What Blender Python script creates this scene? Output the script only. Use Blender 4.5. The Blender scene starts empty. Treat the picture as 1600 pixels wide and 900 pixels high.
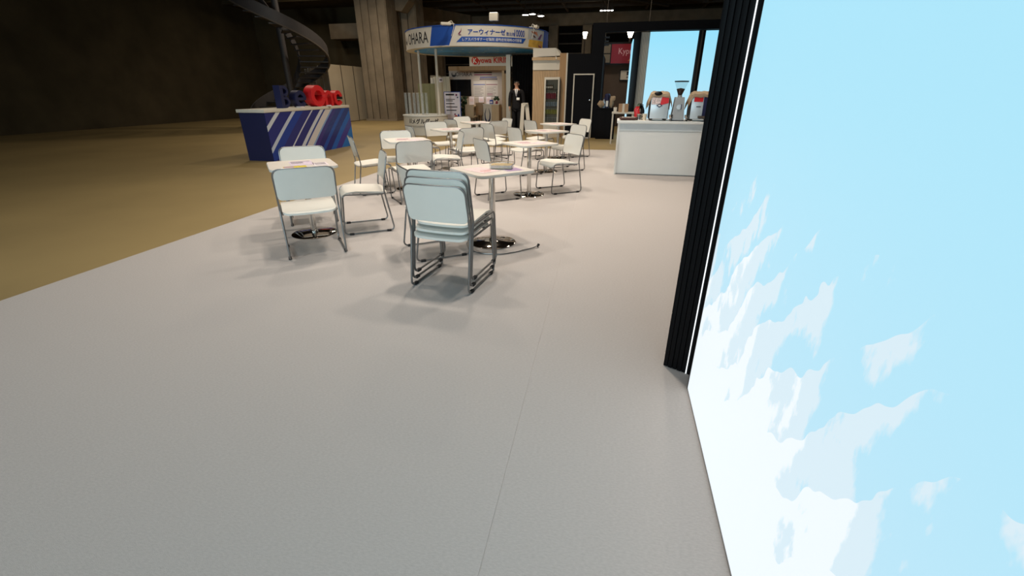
import bpy, bmesh, math, random
from mathutils import Vector, Matrix
random.seed(7)
R = math.radians
sc = bpy.context.scene
COL = sc.collection

# ------------------------------------------------------------------ camera
cam_d = bpy.data.cameras.new('camera')
cam_d.sensor_fit = 'HORIZONTAL'; cam_d.sensor_width = 36.0
cam_d.lens = 690.0 / 1600.0 * 36.0
cam_d.clip_end = 200; cam_d.clip_start = .02
cam = bpy.data.objects.new('camera', cam_d); COL.objects.link(cam)
cam.location = (0, 0, 1.38)
cam.rotation_euler = (R(90 - 24.12), 0, R(12.31))
sc.camera = cam

# ------------------------------------------------------------------ world, lights, exposure
w = bpy.data.worlds.new('world'); sc.world = w; w.use_nodes = True
w.node_tree.nodes['Background'].inputs[0].default_value = (1.0, .9, .78, 1)
w.node_tree.nodes['Background'].inputs[1].default_value = .03
sc.view_settings.view_transform = 'Standard'
sc.view_settings.look = 'None'
sc.view_settings.gamma = 1.0
sc.view_settings.exposure = 0.0
sc.view_settings.use_curve_mapping = False

def area_light(name, loc, power, color, size, spread=150, rot=(0, 0, 0)):
    d = bpy.data.lights.new(name, 'AREA'); d.shape = 'DISK'; d.size = size
    d.energy = power; d.color = color; d.spread = R(spread)
    o = bpy.data.objects.new(name, d); COL.objects.link(o); o.location = loc; o.rotation_euler = rot
    o['kind'] = 'helper'
    return o
WARM = (1.0, .885, .76)
# ceiling flood lamps hung over the seating area
for i, (x, y, p) in enumerate([(-3.9, 6.6, 76), (-1.6, 6.0, 86), (.6, 6.0, 84), (-3.2, 10.2, 92), (-.4, 10.4, 108), (-.4, 3.7, 64), (-3.4, 3.7, 48)]):
    area_light('seating_lamp', (x, y, 5.6), p * .58, WARM, .35, 112)
area_light('booth_lamp', (-1.8, 1.0, 5.6), 16, (.95, .97, 1.0), .6, 150)
# added cool fill lights behind the camera, brightening the surfaces that face it
for (x, p) in ((-5.2, 230), (-1.2, 112)):
    area_light('fill_flood', (x, -8.4, 3.1), p, (.68, .90, 1.0), .9, 120, (R(86), 0, R(4)))
# hall lamps
for (x, y, p) in [(-9.5, 12.5, 85), (-9.8, 18.0, 190), (-4.8, 19.6, 40), (-3.2, 12.2, 135), (.2, 18.3, 80), (-9, 29, 110), (2, 29, 80), (-8, 4, 30), (-15.6, 20.6, 42)]:
    area_light('hall_lamp', (x, y, 6.1), p, (1.0, .85, .66), .6, 160)

area_light('canopy_fill', (-3.7, 14.6, 2.52), 14, (1.0, .88, .72), .25, 150, (R(28), 0, 0))  # added fill under the canopy to light the standing person, no fixture there
area_light('stand_downlight', (-5.2, 17.7, 2.02), 9, (1.0, .88, .72), .3, 160, (R(10), 0, 0))

# ------------------------------------------------------------------ materials
MATS = {}
def srgb(r, g, b):
    f = lambda c: (c / 255) / 12.92 if c / 255 <= .04045 else ((c / 255 + .055) / 1.055) ** 2.4
    return (f(r), f(g), f(b), 1)
def mat(name, col, rough=.5, metal=0, bump=0, bscale=60, vary=0, vscale=4, spec=.5, stretch=None, alpha=1, coat=0):
    if name in MATS: return MATS[name]
    m = bpy.data.materials.new(name); m.use_nodes = True
    nt = m.node_tree; b = nt.nodes['Principled BSDF']
    b.inputs['Base Color'].default_value = col
    b.inputs['Roughness'].default_value = rough
    b.inputs['Metallic'].default_value = metal
    b.inputs['Specular IOR Level'].default_value = spec
    if coat: b.inputs['Coat Weight'].default_value = coat
    tc = nt.nodes.new('ShaderNodeTexCoord'); src = tc.outputs['Object']
    if stretch:
        mp = nt.nodes.new('ShaderNodeMapping'); mp.inputs['Scale'].default_value = stretch
        nt.links.new(src, mp.inputs['Vector']); src = mp.outputs[0]
    n = nt.nodes.new('ShaderNodeTexNoise'); n.inputs['Scale'].default_value = vscale; n.inputs['Detail'].default_value = 4
    nt.links.new(src, n.inputs['Vector'])
    mr = nt.nodes.new('ShaderNodeMapRange'); v = vary if vary else .03
    mr.inputs[1].default_value = .3; mr.inputs[2].default_value = .7
    mr.inputs[3].default_value = 1 - v; mr.inputs[4].default_value = 1 + v
    nt.links.new(n.outputs[0], mr.inputs[0])
    mx = nt.nodes.new('ShaderNodeMix'); mx.data_type = 'RGBA'; mx.blend_type = 'MULTIPLY'; mx.inputs[0].default_value = 1
    mx.inputs[6].default_value = col
    nt.links.new(mr.outputs[0], mx.inputs[7]); nt.links.new(mx.outputs[2], b.inputs['Base Color'])
    if bump:
        n2 = nt.nodes.new('ShaderNodeTexNoise'); n2.inputs['Scale'].default_value = bscale; n2.inputs['Detail'].default_value = 3
        nt.links.new(src, n2.inputs['Vector'])
        bp = nt.nodes.new('ShaderNodeBump'); bp.inputs['Strength'].default_value = bump; bp.inputs['Distance'].default_value = .004
        nt.links.new(n2.outputs[0], bp.inputs['Height']); nt.links.new(bp.outputs[0], b.inputs['Normal'])
    if alpha < 1: b.inputs['Alpha'].default_value = alpha
    MATS[name] = m
    return m
def emit(name, col, s=1.0):
    if name in MATS: return MATS[name]
    m = bpy.data.materials.new(name); m.use_nodes = True; nt = m.node_tree
    b = nt.nodes['Principled BSDF']; b.inputs['Base Color'].default_value = (.02, .02, .02, 1)
    b.inputs['Emission Color'].default_value = col; b.inputs['Emission Strength'].default_value = s
    MATS[name] = m; return m
def clear(name, col=(1, 1, 1, 1), amount=.85, rough=.05):
    if name in MATS: return MATS[name]
    m = bpy.data.materials.new(name); m.use_nodes = True; nt = m.node_tree
    b = nt.nodes['Principled BSDF']; b.inputs['Base Color'].default_value = col; b.inputs['Roughness'].default_value = rough
    t = nt.nodes.new('ShaderNodeBsdfTransparent'); t.inputs[0].default_value = (.96, .97, .97, 1)
    mx = nt.nodes.new('ShaderNodeMixShader'); mx.inputs[0].default_value = amount
    nt.links.new(b.outputs[0], mx.inputs[1]); nt.links.new(t.outputs[0], mx.inputs[2])
    nt.links.new(mx.outputs[0], nt.nodes['Material Output'].inputs[0])
    MATS[name] = m; return m

CARPET = mat('carpet', srgb(186, 180, 176), .95, 0, .4, 220, .07, 70, .15, (1, 2.6, 1))
OLIVE = mat('hall_floor', srgb(150, 130, 88), .55, 0, .1, 8, .10, .6, .35)
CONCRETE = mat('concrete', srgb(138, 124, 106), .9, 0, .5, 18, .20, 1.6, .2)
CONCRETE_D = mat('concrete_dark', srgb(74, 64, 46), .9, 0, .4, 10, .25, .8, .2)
CEIL = mat('ceiling_black', srgb(40, 34, 30), .9, 0, 0, 10, .2, 1, .2)
STEEL_D = mat('dark_steel', srgb(78, 70, 62), .7, .2, 0, 10, .1, 3)
BROWN = mat('brown_wall', srgb(92, 80, 72), .85, 0, 0, 10, .08, 2, .2)
BLACKP = mat('black_panel', srgb(15, 15, 19), .7, 0, .05, 30, .05, 5, .12)
SCREENB = mat('screen_black', srgb(12, 12, 14), .6, 0, 0, 10, .05, 5, .12)
BLACKM = mat('black_metal', srgb(20, 20, 23), .45, .3, 0, 10, .05, 5, .4)
BLACKC = mat('black_cloth', srgb(22, 20, 20), .95, 0, .3, 120, .1, 6, .1)
WHITE = mat('white_laminate', srgb(226, 226, 222), .45, 0, 0, 10, .01, 3)
OFFW = mat('offwhite', srgb(214, 206, 192), .6, 0, 0, 10, .03, 3)
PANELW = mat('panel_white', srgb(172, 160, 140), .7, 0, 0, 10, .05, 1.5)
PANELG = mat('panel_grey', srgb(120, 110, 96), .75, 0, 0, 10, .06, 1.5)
GREENP = mat('green_panel', srgb(140, 138, 100), .7, 0, 0, 10, .06, 2)
ALU = mat('aluminium', srgb(180, 180, 180), .4, .8)
SHELL = mat('chair_shell', srgb(224, 221, 212), .42, 0, .05, 90, .02, 6)
FRAME = mat('chair_frame', srgb(132, 131, 130), .38, .75, 0, 10, .03, 20)
RUBBER = mat('rubber', srgb(34, 32, 32), .8)
TTOP = mat('table_top', srgb(222, 214, 204), .38, 0, 0, 10, .015, 4)
TEDGE = mat('table_edge', srgb(206, 205, 198), .45)
CHROME = mat('chrome', srgb(214, 212, 208), .16, 1.0, 0, 10, .02, 8)
MIRROR = mat('mirror_steel', srgb(196, 186, 176), .07, 1.0, .05, 5, .04, 3)
WOOD = mat('pale_wood', srgb(196, 166, 130), .6, 0, .08, 40, .12, 3, .3, (14, 14, 1.2))
WOODD = mat('wood_tan', srgb(172, 136, 98), .6, 0, .08, 40, .10, 3, .3, (10, 10, 1))
BLUE = mat('banner_blue', srgb(26, 76, 164), .5)
BANNERW = mat('banner_white', srgb(214, 206, 194), .55, 0, 0, 10, .02, 2)
NAVY = mat('navy', srgb(30, 34, 74), .45)
RED = mat('letter_red', srgb(214, 34, 40), .4)
INKB = mat('ink_black', srgb(40, 34, 36), .6)
INKBLUE = mat('ink_blue', srgb(26, 70, 158), .6)
INKW = mat('ink_white', srgb(238, 236, 232), .6)
INKR = mat('ink_red', srgb(196, 44, 34), .6)
INKP = mat('ink_purple', srgb(120, 36, 74), .6)
INKG = mat('ink_grey', srgb(120, 112, 110), .6)
SOFFIT = mat('soffit_blue', srgb(64, 158, 240), .5, 0, 0, 10, .35, 1.2)
BUBBLE = mat('bubble_print', srgb(176, 218, 244), .6)
PAPER = mat('paper', srgb(236, 224, 230), .7)
PAPERP = mat('paper_pink', srgb(226, 202, 202), .7, 0, 0, 10, .10, 30)
PAPERL = mat('paper_lilac', srgb(212, 196, 212), .7, 0, 0, 10, .12, 40)
YELLOW = mat('card_yellow', srgb(206, 184, 40), .6, 0, 0, 10, .2, 60)
MAUVE = mat('card_mauve', srgb(176, 146, 150), .6)
GOLD = mat('leaflet_gold', srgb(196, 164, 92), .6, 0, 0, 10, .25, 50)
ACRYLIC = clear('acrylic', (.9, .93, .93, 1), .90)
GLASS = clear('glass', (.03, .03, .03, 1), .90)
SUIT = mat('suit_black', srgb(26, 25, 27), .85, 0, .1, 200, .1, 20, .2)
SKIN = mat('skin', srgb(190, 142, 116), .55, 0, 0, 10, .05, 20)
HAIR = mat('hair_grey', srgb(70, 62, 58), .8)
SHIRT = mat('shirt', srgb(226, 224, 222), .8)
TIE = mat('tie', srgb(150, 146, 146), .6)
CLOTH = mat('cloth_beige', srgb(176, 154, 128), .9, 0, .4, 40, .10, 8, .1)
CARD = mat('cardboard', srgb(176, 142, 110), .85, 0, 0, 10, .06, 6)
TRAY = mat('tray_brown', srgb(74, 42, 34), .6)
MACH = mat('machine_panel', srgb(208, 220, 226), .35, .25)
STEELB = mat('brushed_steel', srgb(176, 174, 172), .45, .5, 0, 10, .06, 12, .5, (1, 1, 20))
BEAN = mat('coffee_beans', srgb(58, 38, 28), .6, 0, .8, 120, .3, 60)
BURG = mat('burgundy', srgb(138, 22, 44), .55)
LEAF = mat('leaf', srgb(44, 66, 34), .6, 0, 0, 10, .3, 20)
SCREEN = mat('tv_screen', srgb(12, 12, 14), .18)
LAMP = emit('lamp_glow', (1, .86, .66, 1), 14)
LAMPW = emit('lamp_white', (1, .96, .9, 1), 18)
GAPGLOW = emit('gap_glow', (.92, .97, 1, 1), 1.3)

def lightbox_mat(name, ztop, mountains):
    m = bpy.data.materials.new(name); m.use_nodes = True; nt = m.node_tree; N = nt.nodes.new; L = nt.links.new
    b = nt.nodes['Principled BSDF']; b.inputs['Base Color'].default_value = (.05, .05, .05, 1); b.inputs['Roughness'].default_value = .5
    tc = N('ShaderNodeTexCoord'); sp = N('ShaderNodeSeparateXYZ'); L(tc.outputs['Object'], sp.inputs[0])
    mr = N('ShaderNodeMapRange'); mr.inputs[1].default_value = 0; mr.inputs[2].default_value = ztop; L(sp.outputs[2], mr.inputs[0])
    cr = N('ShaderNodeValToRGB'); L(mr.outputs[0], cr.inputs[0])
    e = cr.color_ramp.elements
    e[0].position = 0.0; e[0].color = srgb(196, 226, 242); e[1].position = 1.0; e[1].color = srgb(146, 224, 252)
    k = cr.color_ramp.elements.new(.45); k.color = srgb(172, 228, 248)
    out = cr.outputs[0]
    if mountains:
        # printed snow peaks: ragged white slopes over the pale blue sky print
        mp = N('ShaderNodeMapping'); mp.inputs['Scale'].default_value = (1, 1.1, .5); L(tc.outputs['Object'], mp.inputs[0])
        n1 = N('ShaderNodeTexNoise'); n1.inputs['Scale'].default_value = 3.4; n1.inputs['Detail'].default_value = 6; n1.inputs['Roughness'].default_value = .62; L(mp.outputs[0], n1.inputs[0])
        wv = N('ShaderNodeTexWave'); wv.wave_type = 'BANDS'; wv.bands_direction = 'DIAGONAL'; wv.wave_profile = 'SAW'
        wv.inputs['Scale'].default_value = 3.2; wv.inputs['Distortion'].default_value = 6; wv.inputs['Detail'].default_value = 3; L(tc.outputs['Object'], wv.inputs[0])
        ad = N('ShaderNodeMath'); ad.operation = 'MULTIPLY_ADD'; ad.inputs[1].default_value = .22; L(wv.outputs['Fac'], ad.inputs[0]); L(n1.outputs[0], ad.inputs[2])
        zz = N('ShaderNodeMapRange'); zz.inputs[1].default_value = .0; zz.inputs[2].default_value = 1.6; zz.inputs[3].default_value = .62; zz.inputs[4].default_value = -.5; L(sp.outputs[2], zz.inputs[0])
        a2 = N('ShaderNodeMath'); a2.operation = 'ADD'; L(ad.outputs[0], a2.inputs[0]); L(zz.outputs[0], a2.inputs[1])
        for lo, hi, colr in ((.62, .66, srgb(214, 234, 244)), (.80, .83, srgb(238, 247, 252))):
            st = N('ShaderNodeMapRange'); st.inputs[1].default_value = lo; st.inputs[2].default_value = hi; L(a2.outputs[0], st.inputs[0])
            mx = N('ShaderNodeMix'); mx.data_type = 'RGBA'; L(st.outputs[0], mx.inputs[0]); L(out, mx.inputs[6]); mx.inputs[7].default_value = colr; out = mx.outputs[2]
    L(out, b.inputs['Emission Color']); b.inputs['Emission Strength'].default_value = 1.0
    return m

# ------------------------------------------------------------------ mesh helpers
class MB:
    def __init__(s): s.v = []; s.f = []; s.m = []
    def add(s, vs, fs, M=None, mi=0):
        o = len(s.v)
        s.v += [tuple(M @ Vector(p)) for p in vs] if M else [tuple(p) for p in vs]
        s.f += [tuple(i + o for i in f) for f in fs]; s.m += [mi] * len(fs); return s
    def box(s, c, d, rz=0, bev=0, mi=0, M=None):
        x, y, z = d[0] / 2, d[1] / 2, d[2] / 2
        T = (M or Matrix()) @ Matrix.Translation(c) @ Matrix.Rotation(rz, 4, 'Z')
        if bev:
            bm = bmesh.new(); bmesh.ops.create_cube(bm, size=1)
            for q in bm.verts: q.co = Vector((q.co.x * d[0], q.co.y * d[1], q.co.z * d[2]))
            bmesh.ops.bevel(bm, geom=bm.edges[:], offset=bev, segments=2, profile=.5, affect='EDGES')
            bm.verts.index_update()
            s.add([q.co.copy() for q in bm.verts], [[q.index for q in f.verts] for f in bm.faces], T, mi); bm.free(); return s
        vs = [(a, b, e) for e in (-z, z) for b in (-y, y) for a in (-x, x)]
        return s.add(vs, [(0, 2, 3, 1), (4, 5, 7, 6), (0, 1, 5, 4), (2, 6, 7, 3), (0, 4, 6, 2), (1, 3, 7, 5)], T, mi)
    def b2(s, x0, x1, y0, y1, z0, z1, bev=0, mi=0):
        return s.box(((x0 + x1) / 2, (y0 + y1) / 2, (z0 + z1) / 2), (x1 - x0, y1 - y0, z1 - z0), 0, bev, mi)
    def tube(s, path, r, n=8, closed=False, mi=0):
        P = [Vector(p) for p in path]; k = len(P); rings = []; nrm = None
        for i in range(k):
            if closed: t = (P[(i + 1) % k] - P[i - 1])
            else: t = P[min(i + 1, k - 1)] - P[max(i - 1, 0)]
            t.normalize()
            if nrm is None:
                a = Vector((0, 0, 1)) if abs(t.z) < .9 else Vector((1, 0, 0)); nrm = t.cross(a).normalized()
            nrm = (nrm - t * nrm.dot(t)).normalized(); bn = t.cross(nrm)
            rr = r[i] if isinstance(r, (list, tuple)) else r
            rings.append([P[i] + (nrm * math.cos(2 * math.pi * j / n) + bn * math.sin(2 * math.pi * j / n)) * rr for j in range(n)])
        vs = [q for g in rings for q in g]; fs = []
        for i in range(k if closed else k - 1):
            a, b = i * n, ((i + 1) % k) * n
            for j in range(n): fs.append((a + j, a + (j + 1) % n, b + (j + 1) % n, b + j))
        if not closed: fs += [tuple(range(n))[::-1], tuple(range((k - 1) * n, k * n))]
        return s.add(vs, fs, None, mi)
    def lathe(s, prof, c=(0, 0, 0), n=24, mi=0, M=None):
        vs = []; fs = []; k = len(prof)
        for (r, z) in prof:
            for j in range(n):
                a = 2 * math.pi * j / n; vs.append((c[0] + r * math.cos(a), c[1] + r * math.sin(a), c[2] + z))
        for i in range(k - 1):
            for j in range(n): fs.append((i * n + j, i * n + (j + 1) % n, (i + 1) * n + (j + 1) % n, (i + 1) * n + j))
        if prof[0][0] > 1e-6: fs.append(tuple(range(n))[::-1])
        if prof[-1][0] > 1e-6: fs.append(tuple(range((k - 1) * n, k * n)))
        return s.add(vs, fs, M, mi)
    def prism(s, poly, z0, z1, M=None, mi=0):
        n = len(poly); vs = [(x, y, z0) for x, y in poly] + [(x, y, z1) for x, y in poly]
        fs = [tuple(range(n))[::-1], tuple(range(n, 2 * n))] + [(i, (i + 1) % n, n + (i + 1) % n, n + i) for i in range(n)]
        return s.add(vs, fs, M, mi)
    def build(s, name, m, parent=None, loc=None, rot=None, ang=35):
        me = bpy.data.meshes.new(name); me.from_pydata(s.v, [], s.f)
        ms = m if isinstance(m, (list, tuple)) else [m]
        for q in ms: me.materials.append(q)
        if len(ms) > 1: me.polygons.foreach_set('material_index', s.m)
        bm = bmesh.new(); bm.from_mesh(me); bmesh.ops.remove_doubles(bm, verts=bm.verts, dist=1e-5); bmesh.ops.recalc_face_normals(bm, faces=bm.faces); bm.to_mesh(me); bm.free()
        me.polygons.foreach_set('use_smooth', [True] * len(me.polygons)); me.set_sharp_from_angle(angle=R(ang))
        return link(name, me, parent, loc, rot)
def link(name, me, parent=None, loc=None, rot=None):
    o = bpy.data.objects.new(name, me); COL.objects.link(o)
    if parent: o.parent = parent
    if loc: o.location = loc
    if rot: o.rotation_euler = rot
    return o
def tag(o, label=None, cat=None, group=None, kind=None):
    if label: o['label'] = label
    if cat: o['category'] = cat
    if group: o['group'] = group
    if kind: o['kind'] = kind
    return o
def thing(name, label, cat, loc=(0, 0, 0), rz=0, group=None):
    o = bpy.data.objects.new(name, None); COL.objects.link(o); o.empty_display_size = .1
    o.location = loc; o.rotation_euler = (0, 0, rz); return tag(o, label, cat, group)
def struct_empty(name, label=None, loc=(0, 0, 0)):
    o = bpy.data.objects.new(name, None); COL.objects.link(o); o.location = loc; return tag(o, label, None, None, 'structure')
def struct(name, mb, m, label=None): return tag(mb.build(name, m), label, None, None, 'structure')
def kids(o): return [q for q in bpy.data.objects if q.parent == o]
def copy_tree(o, parent=None):
    c = o.copy(); COL.objects.link(c)
    if parent: c.parent = parent
    for ch in kids(o): copy_tree(ch, c)
    return c
def fillet(pts, rad, n=5):
    P = [Vector(p) for p in pts]; out = [P[0]]
    for i in range(1, len(P) - 1):
        r = rad[i - 1] if isinstance(rad, (list, tuple)) else rad
        a, b, c = P[i - 1], P[i], P[i + 1]; u = (a - b).normalized(); v = (c - b).normalized()
        t = min(r / max(math.tan(u.angle(v) / 2), 1e-3), (a - b).length * .49, (c - b).length * .49)
        p0, p1 = b + u * t, b + v * t
        for k in range(n + 1):
            q = k / n; out.append(p0 * (1 - q) ** 2 + b * 2 * q * (1 - q) + p1 * q ** 2)
    out.append(P[-1]); return out
def rrect(w, h, r, n=5):
    out = []
    for cx, cy, a0 in ((w / 2 - r, h / 2 - r, 0), (-w / 2 + r, h / 2 - r, 90), (-w / 2 + r, -h / 2 + r, 180), (w / 2 - r, -h / 2 + r, 270)):
        for k in range(n + 1):
            a = R(a0 + 90 * k / n); out.append((cx + r * math.cos(a), cy + r * math.sin(a)))
    return out
TXT = {}
def text_geo(s, size, bold=0.0, depth=.004, align='CENTER', sx=1.0):
    key = (s, bold)
    if key not in TXT:
        cu = bpy.data.curves.new('lettering', 'FONT'); cu.body = s; cu.size = 1; cu.offset = bold; cu.resolution_u = 2
        cu.align_x = 'LEFT'
        o = bpy.data.objects.new('lettering', cu); COL.objects.link(o)
        dg = bpy.context.evaluated_depsgraph_get(); me = bpy.data.meshes.new_from_object(o.evaluated_get(dg))
        TXT[key] = ([v.co.copy() for v in me.vertices], [tuple(p.vertices) for p in me.polygons])
        bpy.data.objects.remove(o); bpy.data.curves.remove(cu); bpy.data.meshes.remove(me)
    V, F = TXT[key]
    x0 = min(v.x for v in V); x1 = max(v.x for v in V)
    off = {'CENTER': (x0 + x1) / 2, 'LEFT': x0, 'RIGHT': x1}[align]
    return [((v.x - off) * size * sx, v.y * size, 0) for v in V], F
def text(name, s, size, m, parent, loc, rot=(math.pi / 2, 0, 0), bold=0.0, align='CENTER', sx=1.0, label=None):
    V, F = text_geo(s, size, bold, 0, align, sx)
    o = MB().add(V, F).build(name, m, parent, loc, rot)
    if label: o['label'] = label
    return o
def text_bent(name, s, size, m, parent, radius, a_mid, z, bold=0.0, align='CENTER', sx=1.0):
    """text wrapped on an upright cylinder about the parent's origin; a is measured from -Y towards +X"""
    V, F = text_geo(s, size, bold, 0, align, sx); W = []
    for x, y, _ in V:
        a = a_mid + x / radius; W.append((radius * math.sin(a), -radius * math.cos(a), z + y))
    return MB().add(W, F).build(name, m, parent)
def arc_panel(r, a0b, a0t, a1b, a1t, z0, z1, th, n=24, mi=0, mb=None):
    """curved panel on a cylinder between slanted edges (angles at bottom / top)"""
    mb = mb or MB(); vs = []; fs = []
    for i in range(n + 1):
        q = i / n; ab = a0b + (a1b - a0b) * q; at = a0t + (a1t - a0t) * q
        for rr in (r, r - th):
            vs += [(rr * math.sin(ab), -rr * math.cos(ab), z0), (rr * math.sin(at), -rr * math.cos(at), z1)]
    for i in range(n):
        k = 4 * i; e = k + 4
        fs += [(k, e, e + 1, k + 1), (k + 2, k + 3, e + 3, e + 2), (k, k + 2, e + 2, e), (k + 1, e + 1, e + 3, k + 3)]
    fs += [(0, 1, 3, 2), (4 * n, 4 * n + 2, 4 * n + 3, 4 * n + 1)]
    return mb.add(vs, fs, None, mi)
def blob(mb, c, r, seed=0, jit=.15, n=10, mi=0):
    rnd = random.Random(seed); vs = []; fs = []; k = n // 2 + 1
    for i in range(k):
        ph = math.pi * i / (k - 1)
        for j in range(n):
            a = 2 * math.pi * j / n; q = 1 + rnd.uniform(-jit, jit) * (0 < i < k - 1)
            vs.append((c[0] + r[0] * math.sin(ph) * math.cos(a) * q, c[1] + r[1] * math.sin(ph) * math.sin(a) * q, c[2] + r[2] * math.cos(ph) * q))
    for i in range(k - 1):
        for j in range(n): fs.append((i * n + j, (i + 1) * n + j, (i + 1) * n + (j + 1) % n, i * n + (j + 1) % n))
    return mb.add(vs, fs, None, mi)

# ================================================================== STRUCTURE
struct('floor', MB().b2(-24, 14, -11, 37, -.11, -.012), OLIVE, 'olive brown hall floor beyond the pale carpet')
carpet = struct_empty('carpet_floor', 'pale warm grey carpet laid in long strips', (0, 0, 0))
def seam(x, y): return x + .025 * (2.786 - y)
xs = [-4.2, -2.16, -.34, 1.48, 3.3, 6.0]
for i in range(5):
    g0 = .0012 if i == 2 else 0; g1 = .0012 if i == 1 else 0
    f0 = (lambda y: -4.2) if i == 0 else (lambda y, q=xs[i]: seam(q, y))
    f1 = (lambda y: 6.0) if i == 4 else (lambda y, q=xs[i + 1]: seam(q, y))
    MB().prism([(f0(-8) + g0, -8), (f1(-8) - g1, -8), (f1(11.88) - g1, 11.88), (f0(11.88) + g0, 11.88)], -.002, 0).build('carpet_strip', CARPET, carpet)
MB().b2(-4.19, 5.99, -7.9, 11.87, -.0118, -.0022).build('underlay', mat('underlay', srgb(204, 200, 196), .9), carpet)
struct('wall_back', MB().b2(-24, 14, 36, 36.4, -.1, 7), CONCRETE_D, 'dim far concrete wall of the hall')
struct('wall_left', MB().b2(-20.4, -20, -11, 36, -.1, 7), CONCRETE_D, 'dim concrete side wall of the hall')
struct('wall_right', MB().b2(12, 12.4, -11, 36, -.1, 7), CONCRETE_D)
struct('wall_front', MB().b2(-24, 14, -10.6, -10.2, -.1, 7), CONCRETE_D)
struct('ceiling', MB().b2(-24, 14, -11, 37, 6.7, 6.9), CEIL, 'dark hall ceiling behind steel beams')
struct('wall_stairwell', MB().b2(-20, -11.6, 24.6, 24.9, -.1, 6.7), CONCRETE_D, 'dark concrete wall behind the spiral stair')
# concrete band, piers and dark louvred openings of the far wall
struct('trim_1', MB().b2(-20, 12, 35.6, 36.1, 5.5, 6.25, .03), CONCRETE, 'brown concrete band under the ceiling at the far wall')
for i, x in enumerate((-13.4, -9.6, -4.75, -2.4, 1.4, 5.0)):
    struct('trim_%d' % (i + 2), MB().b2(x - .32, x + .32, 35.3, 36.1, -.05, 5.5, .03), CONCRETE, None)
lv = struct_empty('window_1', 'black louvred openings between the piers of the far wall')
for (x0, x1) in ((-13.0, -10.0), (-9.2, -5.1), (-4.4, -2.75), (-2.05, 1.05), (1.75, 4.6)):
    MB().b2(x0, x1, 35.85, 36.05, 2.2, 5.5).build('opening', BLACKC, lv)
    for k in range(5): MB().b2(x0, x1, 35.72, 35.8, 2.5 + k * .62, 2.58 + k * .62).build('louvre', STEEL_D, lv)
# ceiling beams
bx = struct_empty('trim_8', 'dark steel beams under the hall ceiling')
for y in (18, 22, 26, 29.5, 31.5, 33.5): MB().b2(-20, 12, y - .09, y + .09, 6.25, 6.55).build('beam', STEEL_D, bx)
for x in (-17, -13, -9, -6.4, -3.8, -1.2, 1.4, 5, 9): MB().b2(x - .07, x + .07, 16, 35.6, 6.3, 6.6).build('joist', STEEL_D, bx)
for k, (xa, xb) in enumerate(((-2.5, 2.6), (-.8, 4.0))): MB().tube([(xa, 28 + 2 * k, 6.2), (xb, 33 - 2 * k, 6.1)], .07, 8).build('brace', STEEL_D, bx)
MB().box((-14.4, 28, 5.9), (.5, 16, .7), R(-26)).build('girder', CONCRETE, bx)

# board-marked concrete columns
def column(name, label, x0, x1, y, d, z1, cuts):
    o = struct_empty(name, label)
    MB().b2(x0, x1, y + .14, y + d, -.012, z1).build('core', CONCRETE, o)
    n = len(cuts) - 1
    for i in range(n): MB().b2(cuts[i] + .02, cuts[i + 1] - .02, y, y + .16, -.012, z1, .008).build('board_face', CONCRETE, o)
    for i in range(2): MB().b2(x1 - .03, x1 + .02, y + .04 + i * d * .5, y + d * .5 * (i + 1) - .01, -.012, z1).build('board_face', CONCRETE, o)
    MB().b2(x0 - .06, x1 + .06, y - .06, y + d + .06, -.012, .07).build('plinth', CONCRETE, o)
column('column_1', 'broad board-marked concrete column nearest the white partition', -12.17, -10.62, 21.7, 1.1, 6.7, [-12.17, -11.85, -11.48, -11.05, -10.62])
column('column_2', 'second concrete column, set back behind the broad one', -11.05, -9.95, 23.5, 1.0, 6.7, [-11.05, -10.75, -10.38, -9.95])
struct('trim_9', MB().prism([(-12.1, 4.95), (-11.2, 4.95), (-10.3, 4.78), (-9.9, 5.2), (-9.7, 6.7), (-12.1, 6.7)], 0, .7, Matrix.Translation((0, 23.4, 0)) @ Matrix.Rotation(math.pi / 2, 4, 'X')), CONCRETE, 'haunched concrete beam between the two columns')
struct('trim_10', MB().b2(-14.85, -12.6, 23.7, 24.65, 3.81, 4.5, .02), CONCRETE, 'concrete ledge jutting from the stairwell wall')
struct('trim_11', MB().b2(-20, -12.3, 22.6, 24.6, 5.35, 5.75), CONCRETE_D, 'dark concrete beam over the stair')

# exhibition partitions: separate panels in aluminium posts
pw = struct_empty('wall_partition', 'off-white system partition panels beside the concrete columns')
for i in range(3):
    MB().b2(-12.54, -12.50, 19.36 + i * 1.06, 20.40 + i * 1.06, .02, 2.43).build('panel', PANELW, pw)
for i in range(4): MB().b2(-12.55, -12.485, 19.32 + i * 1.06, 19.36 + i * 1.06, -.012, 2.45).build('post', STEEL_D, pw)
d43 = R(43)
for i in range(6):
    a = .06 + i * 1.06
    c = (-12.52 - math.sin(d43) * (a + .5), 19.34 + math.cos(d43) * (a + .5), 1.22)
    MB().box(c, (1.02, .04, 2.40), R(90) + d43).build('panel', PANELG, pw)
    MB().box((-12.52 - math.sin(d43) * (a + 1.03), 19.34 + math.cos(d43) * (a + 1.03), 1.22), (.03, .06, 2.44), R(90) + d43).build('post', ALU, pw)

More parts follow.
